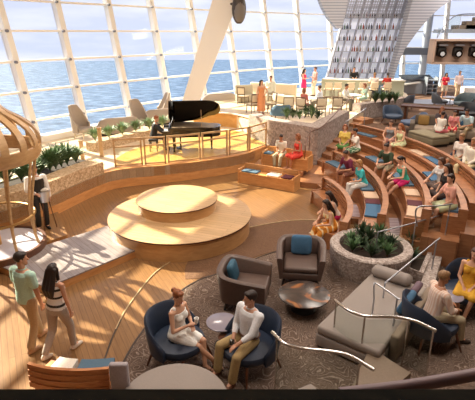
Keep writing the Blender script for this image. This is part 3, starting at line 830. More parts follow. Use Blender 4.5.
# ---- leather armchairs
def armchair(label, loc, heading):
    t = thing('armchair', label, 'armchair', loc, rad(heading-90), 'brown leather armchairs')
    path = bez([(-.36, .40, 0), (-.385, .0, 0), (-.37, -.28, 0), (-.25, -.38, 0), (0, -.40, 0), (.25, -.38, 0), (.37, -.28, 0), (.385, 0, 0), (.36, .40, 0)], 4)
    rings = []; n = len(path)
    for i, p in enumerate(path):
        d = (path[min(i+1, n-1)]-path[max(i-1, 0)]).normalized(); o = V((d.y, -d.x, 0)); u = abs(i-(n-1)/2)/((n-1)/2)
        zt = .78-.14*max(0, u-.35)/.65; fl = .05
        rings.append([p-o*.04+V((0, 0, .2)), p+o*.03+V((0, 0, .18)), p+o*(.05+fl)+V((0, 0, zt-.02)), p+o*(.03+fl)+V((0, 0, zt)), p-o*(.03-fl)+V((0, 0, zt)), p-o*(.05-fl*.6)+V((0, 0, zt-.03))])
    B().loft(rings).build('shell', LEATHER, t, ang=.9)
    B().rbox((0, .03, .255), (.70, .74, .15), .03).build('base', LEATHER, t)
    B().rbox((0, .05, .385), (.66, .70, .12), .045).build('seat_cushion', LEATHER, t)
    for sx in (-1, 1):
        for sy in (-1, 1): B().cyl((sx*.30, sy*.30+.02, .2), (sx*.34, sy*.34+.02, 0), .03, .018, 8).build('leg', BLACKM, t)
    return t
A1 = (.17, 7.80, .012); A2 = (1.38, 8.74, .012)
armchair('brown leather armchair nearest the wooden walkway, facing right', A1, -12).scale = (1.1, 1.1, 1.05)
armchair('brown leather armchair behind the round swirled table, facing the camera', A2, -98).scale = (1.1, 1.1, 1.05)
def pillow(loc, heading, tilt, m_, lab, d=(.42, .13, .40), name='pillow'):
    R = M.Rotation(rad(heading-90), 3, 'Z') @ M.Rotation(rad(tilt), 3, 'X'); b = B()
    rings = []; n = 24
    for k, (yy, s_) in enumerate(((-.5, .80), (-.32, .95), (0, 1), (.32, .95), (.5, .80))):
        ring = []
        for j in range(n):
            a = 2*pi*j/n; c_, s__ = cos(a), sin(a); e = .38
            x = abs(c_)**e*(1 if c_ >= 0 else -1)*d[0]/2*s_; z = abs(s__)**e*(1 if s__ >= 0 else -1)*d[2]/2*s_
            ring.append(R @ V((x, yy*d[1], z+d[2]/2)))
        rings.append(ring)
    o = b.loft(rings).build(name, m_); o.location = loc; return tag(o, lab, 'pillow')
def fwd(loc, heading, f, z=0, side=0):
    a = rad(heading); return (loc[0]+cos(a)*f-sin(a)*side, loc[1]+sin(a)*f+cos(a)*side, loc[2]+z)
pillow(fwd(A1, -12, -.22, .468, .02), -12, 14, TEALB, 'teal pillow in the armchair nearest the walkway')
pillow(fwd(A2, -98, -.22, .468), -98, 14, BLUEC, 'blue pillow in the armchair behind the swirled table', (.46, .13, .44))

# ---- tables
def round_table(label, loc, r, h, top, legm=BLACKM, name='side_table', cat='table', base=.5, group=None):
    t = thing(name, label, cat, loc, 0, group)
    B().lathe([(.01, h-.03), (r-.01, h-.03), (r, h-.02), (r, h-.005), (r-.01, h), (.01, h)], n=40).build('tabletop', top, t)
    B().lathe([(.03, .02), (.025, h-.03)], n=14).build('stem', legm, t)
    B().lathe([(.01, 0), (r*base, 0), (r*base, .015), (.04, .03), (.01, .03)], n=32).build('foot', legm, t)
    return t
LILAC = plain('lilac_glass', '#8d8793', .12)
round_table('round lilac glass side table between the woman in white and the man', xy(222, 322, .48)[:2]+(.012,), .27, .48, LILAC)
round_table('small round dark wooden table beside the knee of the man in the white shirt', xy(226, 337, .40)[:2]+(.012,), .13, .40, W_DARK, name='drink_table')
round_table('round lilac side table between the pink-shirted man and the yellow-dressed woman', (3.98, 7.24, .012), .22, .5, LILAC)
m_, nt, b_ = newmat('swirl_top')
tc = N(nt, 'ShaderNodeTexCoord'); wv = N(nt, 'ShaderNodeTexNoise', Scale=1.7, Detail=2, Distortion=1.5)
nt.links.new(tc.outputs['Object'], wv.inputs[0])
nt.links.new(ramp(nt, wv.outputs[0], [(.40, lin('#3c3330')), (.52, lin('#54443b')), (.57, lin('#8f5a38')), (.64, lin('#a8764a')), (.70, lin('#74744f'))]), b_.inputs['Base Color']); b_.inputs['Roughness'].default_value = .25
t = round_table('large low round table with a swirled amber and dark top in front of the armchairs', xy(304, 294, .34)[:2]+(.012,), .50, .34, m_, name='coffee_table')
# big round ottoman at the lower edge, chaise, blocks
t = thing('round_ottoman', 'large round grey ottoman at the lower edge, at the feet of the woman in white', 'ottoman', (-.86, 4.72, .012))
B().lathe([(.01, .06), (.74, .06), (.76, .1), (.76, .40), (.73, .455), (.66, .475), (.01, .48)], n=56).build('cushion', GREYS, t)
B().lathe([(.01, 0), (.68, 0), (.68, .06), (.01, .06)], n=48).build('plinth', BLACKM, t)
c0, c1, c2, c3 = [V(xy(*p, .42)) for p in ((318, 322), (374, 268), (432, 300), (376, 347))]
ctr = (c0+c1+c2+c3)/4; u = (c1-c0); rzc = atan2(u.y, u.x); Lc = u.length; Wc = 1.12
t = thing('chaise_sofa', 'long pale grey chaise sofa with a bolster, beside the round stone planter', 'sofa', (ctr.x, ctr.y, .012), rzc)
B().rbox((0, 0, .15), (Lc, Wc, .24), .03).build('base', GREYS, t)
B().rbox((0, 0, .345), (Lc, Wc-.01, .16), .05).build('seat_cushion', GREYS, t)
B().rbox((Lc/2-.16, .12, .53), (.28, .8, .22), .10).build('bolster', GREYS, t)
B().rbox((.15, -Wc/2-.07, .27), (Lc-.5, .14, .5), .04).build('low_back', TAUPE, t)
for sx in (-1, 1):
    for sy in (-1, 1): B().box((sx*(Lc/2-.1), sy*(Wc/2-.1), .015), (.06, .06, .03)).build('foot', BLACKM, t, smooth=False)
def loc_in(t, x, y, z): a = t.rotation_euler.z; return (t.location.x+cos(a)*x-sin(a)*y, t.location.y+sin(a)*x+cos(a)*y, t.location.z+z)
hd_ = math.degrees(rzc)+90
pillow(loc_in(t, .18, -.40, .43), hd_, 22, BLUEC, 'blue pillow leaning on the low back of the grey chaise', (.5, .13, .36))
pillow(loc_in(t, .62, -.40, .43), hd_, 20, fabric('#6a5560', .7), 'mauve pillow behind the blue pillow on the grey chaise', (.44, .13, .34))
solo(B().prism([xy(*p, .32)[:2] for p in ((370, 347), (411, 373), (388, 392), (352, 386))], .012, .32), 'low_block', fabric('#7c6a58', .6), 'low taupe upholstered block below the chrome handrail', 'bench', smooth=False)
solo(B().rbox((1.02, 4.72, .28), (.30, .5, .5), .05, rz=.5), 'grey_pouf', GREYS, 'small pale grey pouf at the lower edge left of the chrome handrail', 'pouf')
# bench back at lower left
t = thing('slatted_bench', 'slatted wooden bench with its curved back to the camera at the lower left corner', 'bench', (-2.3, 5.2, 0))
bp_ = bez([(-2.98, 5.12, 0), (-2.65, 5.02, 0), (-2.2, 4.98, 0), (-1.80, 5.02, 0)], 6)
b = B()
for k in range(4): b.wallstrip([(p.x, p.y+.012*k) for p in bp_], .05, .34+.095*k, .425+.095*k)
b.build('backrest', W_RED, t, world=True, smooth=False)
B().wallstrip([(p.x, p.y+.05) for p in bp_], .44, .36, .42).build('seat', W_RED, t, world=True, smooth=False)
B().wallstrip([(p.x, p.y+.12) for p in bp_], .34, 0, .36).build('base', W_RED, t, world=True, smooth=False)
def pad2(i0, i1, m_, lab):
    solo(B().wallstrip([(p.x, p.y+.12) for p in bp_[i0:i1]], .38, .42, .52), 'seat_pad', m_, lab, 'cushion')
pad2(4, 10, WHITEC, 'white seat pad on the slatted bench in the lower left corner')
pad2(10, 19, SLATE, 'slate blue seat pad on the slatted bench in the lower left corner')
solo(B().rbox((-1.64, 5.02, .42), (.26, .09, .84), .03), 'bench_end_screen', fabric('#a59ca0', .6), 'pale lilac upright end screen right of the slatted bench', 'screen')

# ---- chrome handrails with glass
def handrail(label, pts, posts, z0=.012, r=.026, mat=CHROME, glass=True, name='handrail'):
    P = bez(pts, 6); t = thing(name, label, 'handrail', (P[0].x, P[0].y, z0))
    B().tube(P, r, 10).build('rail', mat, t, world=True)
    for q in posts:
        p = P[min(int(q*(len(P)-1)), len(P)-1)]; B().cyl((p.x, p.y, z0), (p.x, p.y, p.z), .016, .016, 8).build('post', mat, t, world=True)
    if glass:
        b = B(); lo, hi_ = int(posts[0]*(len(P)-1)), int(posts[-1]*(len(P)-1)); Q = P[lo:hi_+1]
        b.wallstrip([(p.x, p.y) for p in Q], .012, z0+.08, [p.z-.06 for p in Q]); b.build('glass_pane', RAILGLASS, t, world=True)
    return t
handrail('chrome handrail in front of the grey chaise', [xy(*p, .95) for p in ((272, 332), (284, 343), (300, 348), (335, 352), (352, 357), (374, 370))], (.12, .88))
handrail('curved chrome handrail beside the chair of the pink-shirted man', [xy(*p, .95) for p in ((335, 300), (348, 310), (365, 316), (395, 317), (415, 321), (436, 331))], (.05, .4, .75, .97))
handrail('long metal handrail in front of the lower bench ends', [xy(378, 232, 1.0), xy(410, 224, 1.0), xy(445, 214, 1.0), xy(482, 204, 1.0)], (.05, .42, .72), r=.016, mat=STEEL)
handrail('slim metal handrail rising over the second planter', [xy(385, 283, .75), xy(408, 264, .85), xy(440, 238, .95)], (.04, .96), r=.016, mat=STEEL, glass=False)
handrail('short square metal rail loop on the fourth bench end', [xy(417, 226, .9), xy(417, 208, 1.45), xy(437, 206, 1.45), xy(452, 204, 1.45)], (.99,), r=.018, mat=STEEL, glass=False, z0=.68)
handrail('small square steel rail loop over the grey chaise', [xy(374, 299, .75), xy(374, 286, 1.02), xy(377, 284, 1.04), xy(400, 300, .98)], (0, .99), r=.014, mat=STEEL, glass=False)
handrail('dark handrail along the stone planter wall beside the stairs', [(2.45, 15.9, 1.25), (2.75, 16.9, 1.55), (3.3, 17.3, 1.72), (5.0, 20.5, 2.3)], (.02, .35), r=.02, mat=W_DARK, glass=False, z0=.2)
handrail('slim handrail at the left end of the second stone wall', [xy(346, 122, 1.7), xy(362, 111, 2.0), xy(366, 108, 2.05)], (.05, .95), r=.02, mat=STEEL, glass=False, z0=1.0)

# ---- planters and plants
def leafy(label, loc, n, h, spread, mat, wid=.035, droop=.35, seed=0, name='agave_plant', cat='plant', group=None, z0=0):
    r = random.Random(seed); t = thing(name, label, cat, loc, 0, group); b = B()
    for i in range(n):
        a = r.uniform(0, 2*pi); L = h*r.uniform(.7, 1.15); e = V((cos(a), sin(a), 0)); out = spread*r.uniform(.25, 1.0); side = V((-e.y, e.x, 0))
        z_ = r.uniform(0, .25)*h; rings = []
        for k in range(5):
            s_ = k/4; p = e*(out*s_**1.3)+V((0, 0, z_+L*(s_-droop*s_*s_*(out/spread)))); w_ = wid*(sin(pi*min(.96, .18+s_*.8)))
            rings.append([p+side*w_, p+V((0, 0, .004)), p-side*w_, p-V((0, 0, .008))])
        b.loft(rings)
    b.build('leaves', mat, t); B().cyl((0, 0, 0), (0, 0, h*.45), .022, .014, 6).build('stem', W_DARK, t); return t
pc = at(371, 244, .62)
t = thing('round_planter', 'large round stone planter full of dark green plants', 'planter', (pc.x, pc.y, .012))
B().lathe([(.70, .12), (.70, .61), (.88, .61), (.91, .58), (.89, .25), (.83, 0), (.01, 0), (.01, .12), (.70, .12)], n=64, caps=False).build('pot', S_PLANT, t)
B().lathe([(.01, .40), (.69, .40), (.69, .50), (.01, .50)], n=40).build('soil', SOIL, t)
gi = random.Random(3)
spots = [(-.38, .2), (-.1, .42), (.3, .36), (.45, 0), (.2, -.1), (-.2, -.05), (-.45, -.15), (-.1, -.42), (.25, -.40), (.0, .15)]
LP_ = ['at the left rim', 'at the back rim, left of its middle', 'at the back right rim', 'at the right rim', 'right of its middle', 'in its middle', 'at the front left rim', 'at the front rim', 'at the front right rim', 'just behind its middle']
for i, ((x, y), w_) in enumerate(zip(spots, LP_)):
    leafy('spiky plant in the round stone planter, %s' % w_, (pc.x+x, pc.y+y, .512), 46, .30 if i not in (1, 2, 9) else .46, .24, LEAFD if i % 2 else LEAF, .022, .3, 20+i, 'spiky_plant', 'plant', 'plants in the round planter')
q = [xy(*p, .3)[:2] for p in ((398, 262), (412, 232), (433, 240), (419, 272))]
t = thing('planter_box', 'low stone-edged planter box between the round planter and the yellow-dressed woman', 'planter', (sum(p[0] for p in q)/4, sum(p[1] for p in q)/4, .012))
q2 = [((p[0]-t.location.x)*1.0, (p[1]-t.location.y)*1.0) for p in q]
B().wallstrip(q2+[q2[0]], .1, 0, .3, side=1).build('kerb', S_PLANT, t, smooth=False)
B().prism([(x*.93, y*.93) for x, y in q2], 0, .2).build('soil', SOIL, t, smooth=False)
for i, (px, py, h_) in enumerate(((418, 243, .55), (409, 250, .42), (404, 259, .38), (412, 262, .3))):
    p = at(px, py, .2); leafy('green spiky plant in the planter box, %s' % ['tallest, at its back', 'left of its middle', 'at its near left corner', 'at its near edge'][i], (p.x, p.y, .212), 40, h_, .26, LEAF if i % 2 == 0 else LEAFD, .026, .35, 60+i, 'spiky_plant', 'plant', 'plants in the planter box')
solo(B().prism([xy(*p, .25)[:2] for p in ((434, 240), (446, 243), (432, 292), (420, 286))], .012, .25), 'stone_kerb', S_PLANT, 'flat grey stone kerb right of the planter box', 'kerb', smooth=False)
# shrubs behind the left parapet
opos = offs(WALLP, .95)
for i, k in enumerate((6, 8, 10, 12, 14, 16, 17, 19, 21, 22, 23, 24, 26)):
    x, y = opos[k]; big = 1 if 12 <= k <= 16 or 21 <= k <= 24 else .75
    leafy(('green shrub behind the stone parapet, %s' % (['nearest the wooden dome', 'second from the dome', 'third from the dome', 'behind the waiter', 'just right of the waiter', 'second to the right of the waiter', 'third to the right of the waiter', 'in the gap of the row', 'left of the short wooden post', 'beside the short wooden post', 'right of the short wooden post', 'left of the tall wooden post', 'beside the tall wooden post'][i],)),
          (x, y, .985), 150, .72*big, .5, (LEAF2, LEAF, LEAF)[i % 3], .03, .4, 100+i, 'shrub', 'plant', 'shrubs behind the stone parapet')
# shrubs beyond the pianist
solo(B().wallstrip([(-5.6, 17.4), (-4.9, 18.6), (-4.0, 19.9), (-3.0, 20.9)], .55, DECK, 1.0), 'planter_trough', S_TAN, 'low stone trough of shrubs behind the pianist', 'planter')
for i in range(6):
    x, y = [(-5.75, 17.9), (-5.35, 18.5), (-4.95, 19.1), (-4.5, 19.75), (-4.0, 20.3), (-3.5, 20.8)][i]
    leafy('pale green shrub in the trough behind the pianist, %s' % ['at its left end', 'second from its left end', 'left of its middle', 'right of its middle', 'second from its right end', 'at its right end'][i], (x, y, 1.0), 120, .5, .42, LEAF2, .03, .4, 140+i, 'shrub', 'plant', 'shrubs behind the pianist')
for i, (px, py, h_) in enumerate(((287, 119, .5), (293, 118, .4), (300, 119, .38), (306, 117, .5), (312, 118, .55), (318, 119, .36))):
    p = at(px, py, 1.7); leafy('plant on top of the stone planter wall, %s' % ['at its left end', 'second from the left', 'third from the left', 'in its middle', 'second from the right', 'right of the others at the corner'][i], (p.x, p.y+.1, 1.68), 60, h_, .32, LEAFD if i % 2 else LEAF, .035, .4, 160+i, 'spiky_plant', 'plant', 'plants on the stone planter wall')
for i, px in enumerate((376, 383, 390, 396)):
    p = at(px, 103, 1.7); leafy('leafy plant on the far stone wall, %s' % ['at its left end', 'second from the left', 'third from the left', 'at its right end'][i], (p.x, p.y+.15, 1.68), 60, .6, .42, LEAF if i % 2 else LEAFD, .04, .4, 170+i, 'shrub', 'plant', 'plants on the far stone wall')

# ---- wooden lantern pavilion and waiter's stand
pv = V((-6.05, 9.75, .2)); pv.z = .2
PX, PY = -5.74, 9.8
t = thing('lantern_pavilion', 'tall wooden onion-shaped slatted lantern on golden posts at the left edge', 'pavilion', (PX, PY, .2))
ctl = bez([(1.22, 2.42, 0), (1.25, 2.54, 0), (1.24, 2.70, 0), (1.13, 2.91, 0), (.92, 3.10, 0), (.70, 3.24, 0), (.55, 3.38, 0), (.48, 3.54, 0), (.50, 3.68, 0)], 4)
for k in range(18):
    a = 2*pi*k/18; e = V((cos(a), sin(a), 0))
    B().strip([e*p.x+V((0, 0, p.y)) for p in ctl], .17, .05, up=e).build('slat', W_GOLD, t)
B().lathe([(1.12, 2.22), (1.17, 2.32), (1.20, 2.52), (1.28, 2.52), (1.25, 2.32), (1.17, 2.2), (1.12, 2.22)], n=56, caps=False).build('lower_band', W_GOLD, t)
B().lathe([(.44, 3.58), (.54, 3.58), (.56, 3.72), (.44, 3.72), (.44, 3.58)], n=40, caps=False).build('collar', W_GOLD, t)
B().lathe([(.01, 0), (.98, 0), (.98, .12), (.01, .12)], n=56).build('base', plain('marble', '#c9c6d0', .25), t)
B().lathe([(.98, .0), (1.05, .0), (1.05, .16), (.98, .16), (.98, .0)], n=56, caps=False).build('base_ring', W_DARK, t)
for k in range(8):
    a = 2*pi*k/8+.1; e = V((cos(a), sin(a), 0)); B().tube(bez([e*.92+V((0, 0, .1)), e*.86+V((0, 0, .5)), e*.92+V((0, 0, 1.2)), e*1.15+V((0, 0, 2.26))], 5), .035, 8).build('post', W_GOLD, t)
B().tube([V((.90*cos(2*pi*k/40), .90*sin(2*pi*k/40), .85)) for k in range(40)], .03, 8, closed=True).build('hand_rail', BRASS, t)
B().lathe([(.06, .1), (.05, 3.4)], n=12).build('centre_pole', BRASS, t)
w_ = at(49, 228, .2); t = thing('wine_bucket_stand', 'silver bucket on a thin-legged stand beside the waiter', 'stand', (w_.x, w_.y, .2))
B().lathe([(.10, .78), (.15, 1.06), (.165, 1.06), (.115, .76), (.01, .76), (.01, .78), (.10, .78)], n=24, caps=False).build('bucket', STEEL, t)
B().ell((.02, 0, 1.08), (.12, .11, .06), 10, 6).build('napkin', WHITEC, t)
for k in range(3):
    a = 2*pi*k/3+.4; B().cyl((.1*cos(a), .1*sin(a), .78), (.2*cos(a), .2*sin(a), 0), .012, .012, 6).build('leg', W_DARK, t)

# ---- piano
t = thing('grand_piano', 'black grand piano with its lid raised on the sunlit deck', 'piano', (-1.75, 17.9, DECK+.012), rad(6))
out = [(-.95, -.62), (-.95, .72), (-.3, .74), (.25, .62), (.62, .40), (.95, .28), (1.08, .0), (1.02, -.36), (.80, -.56), (.45, -.64)]
ol = [tuple(p)[:2] for p in bez([(x, y, 0) for x, y in out]+[(-.95, -.62, 0)], 5)][:-1]
B().prism(ol, .62, .98).build('case', BLACK, t, smooth=False)
B().prism([(x*.9, y*.86) for x, y in ol], .98, .985).build('soundboard', plain('soundboard', '#7a6a58', .35), t, smooth=False)
B().box((-1.08, .04, .70), (.3, 1.3, .1)).box((-1.08, -.61, .79), (.3, .08, .16)).box((-1.08, .70, .79), (.3, .08, .16)).build('key_bed', BLACK, t, smooth=False)
kb = B().box((-1.12, .04, .765), (.16, 1.2, .03)); kb.build('keyboard', striped('piano_keys', '#e8e4da', '#1c1a18', 40, 1, .4, .75), t, smooth=False)
lid = [(x, y) for x, y in ol]; R = M.Rotation(rad(44), 3, 'X'); hy = .74
b = B(); rings = []
for z in (0, .03):
    rings.append([V((0, hy, 1.0))+M.Rotation(rad(-44), 3, 'X') @ V((x, y-hy, z)) for x, y in lid])
b.loft(rings).build('lid', BLACK, t, smooth=False)
B().box((-.93, .45, 1.42), (.03, .5, .8), rx=rad(-15)).build('front_flap', BLACK, t, smooth=False)
B().cyl((.3, -.45, .98), (.3, -.25, 1.62), .012, .012, 6).build('lid_prop', W_GOLD, t)
B().box((-.8, .04, 1.12), (.03, .62, .26), ry=rad(18)).build('music_desk', BLACK, t, smooth=False)
for x, y in ((-.8, -.45), (-.8, .5), (.7, 0)):
    B().cyl((x, y, .62), (x, y, .05), .06, .035, 10).cyl((x, y, .06), (x, y, 0), .045, .045, 10).build('leg', BLACK, t)
B().box((-.55, .04, .3), (.06, .22, .6)).box((-.62, .04, .06), (.2, .24, .04)).build('pedal_lyre', BLACK, t, smooth=False)
pl_ = M.Rotation(rad(6), 4, 'Z'); mp_ = V((-1.75, 17.9, DECK+.012))+(pl_ @ V((-.86, .0, 1.02)))
o = B().box((0, -.14, .13), (.006, .22, .28), ry=rad(18)).box((0, .1, .13), (.006, .22, .28), ry=rad(18)).build('sheet_music', plain('paper', '#dfe4ee', .7), smooth=False); o.location = mp_; o.rotation_euler.z = rad(6); tag(o, 'white sheet music standing on the piano music desk', 'sheet music')
PB = V((-1.75, 17.9, DECK+.012))+(pl_ @ V((-1.62, .04, 0)))
t = thing('piano_bench', 'small black bench under the pianist', 'bench', PB, rad(6))
B().rbox((0, 0, .45), (.36, .7, .09), .03).build('seat', BLACKM, t)
for sx in (-1, 1):
    for sy in (-1, 1): B().cyl((sx*.13, sy*.28, .41), (sx*.14, sy*.3, 0), .022, .018, 8).build('leg', BLACK, t)

# ---- wing chairs and sofas at the windows
GREIGE = fabric('#a3968a', .8)
def wing_chair(label, loc, heading):
    t = thing('wing_chair', label, 'armchair', loc, rad(heading-90), 'high-backed wing chairs at the window')
    B().rbox((0, .05, .36), (.62, .62, .20), .06).build('seat', GREIGE, t)
    rings = []
    for k in range(17):
        u = (k-8)/8; a = rad(-90+u*108); e = V((cos(a), sin(a), 0))
        zt = .62+.72*max(0, 1-max(0, abs(u)-.35)/.55)**.9 if abs(u) < .9 else .62
        lean = .10*(1-abs(u)); r = .36
        rings.append([e*(r-.03)+V((0, 0, .28)), e*(r+.04)+V((0, 0, .26)), e*(r+.05)+V((0, -lean*.5, .75*zt)), e*(r+.045)+V((0, -lean, zt)), e*(r-.02)+V((0, -lean, zt)), e*(r-.035)+V((0, -lean*.4, .7*zt))])
    B().loft(rings).build('high_back', GREIGE, t, ang=1.1)
    for sx in (-1, 1):
        for sy in (-1, 1): B().cyl((sx*.22, sy*.22+.03, .28), (sx*.26, sy*.26+.03, 0), .03, .02, 8).build('leg', CREAM, t)
    return t
for lab, (px, py), hd2 in (('high-backed grey wing chair at the window, nearest the shrubs, seen from its side', (83, 138), -25), ('high-backed grey wing chair at the window behind the left curved sofa', (141, 130), -40), ('high-backed grey wing chair at the window beside the white column', (162, 120), 205)):
    wing_chair(lab, xy(px, py, DECK), hd2).scale = (1.05, 1.05, 1.08)
def curved_sofa(label, loc, heading, r=1.1, span=78, backh=.82):
    t = thing('curved_sofa', label, 'sofa', loc, rad(heading-90), 'curved sofas at the window')
    c = (0, r)
    B().arc(c, r-.62, r, -90-span/2, -90+span/2, .1, .42, 20).build('seat', GREIGE, t, ang=.5)
    rings = []
    for k in range(25):
        u = (k-12)/12; a = rad(-90+u*span/2); e = V((cos(a), sin(a), 0)); zt = backh*(1-.35*abs(u)**6); cc = V((0, r, 0))
        rings.append([cc+e*(r-.02)+V((0, 0, .1)), cc+e*(r+.12)+V((0, 0, .1)), cc+e*(r+.16)+V((0, 0, zt-.06)), cc+e*(r+.12)+V((0, 0, zt)), cc+e*(r+.03)+V((0, 0, zt)), cc+e*(r-.0)+V((0, 0, zt-.06))])
    B().loft(rings).build('backrest', GREIGE, t, ang=1.0)
    B().arc(c, r-.58, r+.08, -90-span/2+2, -90+span/2-2, 0, .1, 20).build('plinth', BLACKM, t)
    return t
curved_sofa('curved grey sofa with its back to the pianist, left of him', xy(121, 135, DECK), 118, 1.4, 80)
curved_sofa('curved grey sofa with its back to the piano, above the pianist head', xy(161, 125, DECK), 120, 1.4, 70)
curved_sofa('curved grey sofa near the golden wall and the white column', xy(221, 110, DECK), 110, 1.8, 70, 1.0)
# ------------------------------------------------------------------ bar terrace
W_CHAIR = wood('#5b4634', '#77604a', .45, name='chair_wood')
def dining_chair(label, loc, heading, group='wood-framed chairs on the bar terrace'):
    t = thing('dining_chair', label, 'chair', loc, rad(heading-90), group)
    B().rbox((0, .02, .45), (.48, .48, .08), .03).build('seat', CREAM, t)
    B().rbox((0, -.235, .74), (.42, .05, .34), .02, rx=rad(6)).build('back_pad', CREAM, t)
    f = B()
    for sx in (-1, 1): f.cyl((sx*.235, -.22, .42), (sx*.235, -.27, .98), .022, .02, 6)
    f.box((0, -.265, .955), (.5, .04, .05)).box((0, -.24, .55), (.46, .035, .04)).box((0, .02, .40), (.5, .5, .04)); f.build('frame', W_CHAIR, t, smooth=False)
    for sx in (-1, 1):
        for sy in (-1, 1): B().cyl((sx*.22, .02+sy*.22, .40), (sx*.235, .02+sy*.24, 0), .022, .018, 6).build('leg', W_CHAIR, t)
    return t
dc = dining_chair('wood-framed cream dining chair at the left end of the bar terrace', xy(253, 113, TERR), 120)
DCS = [((270, 112), 200, 'wood-framed dining chair right of the woman in the orange dress'), ((287, 117), 95, 'wood-framed dining chair above the left plant cluster on the stone wall'),
       ((302, 117), 60, 'wood-framed dining chair left of the seated man in pale blue'), ((319, 117), 100, 'wood-framed dining chair behind the seated man in pale blue'),
       ((335, 117), 95, 'wood-framed dining chair at the right end of the front row on the terrace'), ((243, 104), 60, 'wood-framed dining chair near the window left of the orange-dressed woman')]
for p, hd2, lab in DCS: dup(dc, xy(*p, TERR), rad(hd2-90), lab)
for i, (p, lab) in enumerate((((276, 109), 'round white table beside the woman in the orange dress'), ((310, 113), 'round white table between the seated couple on the terrace'), ((353, 109), 'round white table in front of the red-haired woman on the terrace'))):
    round_table(lab, xy(*p, TERR), .42, .76, WHITE, STEEL, 'bistro_table', 'table', .6, 'round white tables on the bar terrace')
tub_chair('slate blue tub chair with its back to the stone wall on the bar terrace', xy(280, 121, TERR), 100, SLATE, .42, .80, 'slate tub chairs on the bar terrace')
tub_chair('slate blue tub chair below the bar stools at the right end of the bar', xy(376, 98, TERR), 100, SLATE, .42, .84, 'slate tub chairs on the bar terrace')
t = thing('banquette', 'cream curved banquette at the window behind the woman in the orange dress', 'sofa', xy(270, 102, TERR), rad(-30))
B().rbox((0, 0, .24), (3.0, .62, .40), .05).build('seat', CREAM, t)
B().rbox((0, .36, .55), (3.0, .16, 1.0), .06).build('backrest', CREAM, t)
t = thing('banquette', 'cream low-backed banquette left of the woman in the orange dress', 'sofa', xy(246, 102, TERR), rad(20))
B().rbox((0, 0, .24), (1.1, .6, .40), .05).build('seat', fabric('#b5ab94', .8), t)
B().rbox((0, .34, .5), (1.1, .14, .9), .06).build('backrest', fabric('#b5ab94', .8), t)

# bar counter
t = thing('bar_counter', 'long pale bar counter in front of the slanted bottle display', 'bar', (7.7, 28.7, TERR))
cp = bez([(-2.3, 1.0, 0), (-1.2, .3, 0), (0, 0, 0), (1.2, -.15, 0), (2.6, -.2, 0)], 5)
B().wallstrip([(p.x, p.y) for p in cp], .5, 0, 1.06).build('front_panel', plain('bar_front', '#aeb5a6', .5), t)
B().wallstrip([(p.x, p.y-.16) for p in cp], .8, 1.06, 1.12).build('worktop', plain('bar_top', '#d9d8d2', .25), t)
st = thing('bar_stool', 'cream-backed bar stool at the left end of the bar', 'bar stool', xy(327, 102, TERR), rad(0), 'cream-backed bar stools')
B().rbox((0, 0, .74), (.42, .42, .08), .03).build('seat', CREAM, st); B().rbox((0, -.21, .98), (.44, .05, .34), .02).build('backrest', CREAM, st)
f = B()
for sx in (-1, 1): f.cyl((sx*.2, -.2, .7), (sx*.2, -.22, 1.1), .02, .02, 6)
f.box((0, .0, .3), (.40, .4, .03)); f.build('frame', W_CHAIR, st, smooth=False)
for sx in (-1, 1):
    for sy in (-1, 1): B().cyl((sx*.17, sy*.17, .70), (sx*.2, sy*.2, 0), .02, .018, 6).build('leg', W_CHAIR, st)
SX = [(336, 'second cream-backed bar stool from the left end of the bar'), (349, 'cream-backed bar stool straight below the bartender'), (361, 'fourth cream-backed bar stool from the left, empty, beside the red-haired woman'), (372, 'cream-backed bar stool of the man in the white shirt at the bar'), (385, 'cream-backed bar stool of the woman in the red top at the bar')]
for px, lab in SX: dup(st, xy(px, 102, TERR), rad(0), lab)

# slanted bottle display
YD = 31.6
bl, br_, tl, trr = at(327, 79, Y=YD), at(391, 79, Y=YD), at(356, -24, Y=YD), at(422, -24, Y=YD)
def dpt(u, v, dy=0): p = bl.lerp(br_, u).lerp(tl.lerp(trr, u), v); return V((p.x, p.y+dy, p.z))
t = thing('bottle_display', 'tall slanted back-bar display wall of grey shelves behind the bar', 'display shelf', (dpt(.5, 0).x, YD, TERR))
gm = plain('display_grey', '#a3a7b6', .4, .2)
b = B().add([dpt(0, 0, .4), dpt(1, 0, .4), dpt(1, 1, .4), dpt(0, 1, .4), dpt(0, 0, .5), dpt(1, 0, .5), dpt(1, 1, .5), dpt(0, 1, .5)], [(0, 1, 2, 3), (7, 6, 5, 4), (0, 4, 5, 1), (1, 5, 6, 2), (2, 6, 7, 3), (3, 7, 4, 0)])
b.build('back_panel', plain('display_back', '#d9dcea', .5, 0, .28), t, world=True, smooth=False)
b = B(); NU = 8
for i in range(NU+1):
    u = i/NU; b.strip([dpt(u, 0, .2), dpt(u, 1, .2)], .05 if 0 < i < NU else .10, .42, up=(0, 1, 0))
b.build('upright', gm, t, world=True, smooth=False)
SV = [.06, .17, .28, .39, .50, .61, .72, .83, .94]
for v in SV: B().strip([dpt(0, v, .2), dpt(1, v, .2)], .40, .035).build('shelf', gm, t, world=True, smooth=False)
b = B().box((0, 0, 0), (.01, .01, .01)) if False else B()
p = dpt(.5, 0); b.prism([(dpt(0, 0).x, YD), (dpt(1, 0).x, YD), (dpt(1, 0).x, YD+.5), (dpt(0, 0).x, YD+.5)], TERR, dpt(0, 0).z+.02).build('base_cabinet', gm, t, world=True, smooth=False)
BG = [plain('bottle_%d' % i, c, .15) for i, c in enumerate(('#3b3f4a', '#7b5a35', '#c9cdd8', '#4d6555', '#8a4436'))]
prot = {}
rb = random.Random(11); nb = 0
BL = ['dark slim bottle on the slanted display shelves', 'amber slim bottle on the slanted display shelves', 'clear slim bottle on the slanted display shelves', 'green slim bottle on the slanted display shelves', 'reddish slim bottle on the slanted display shelves']
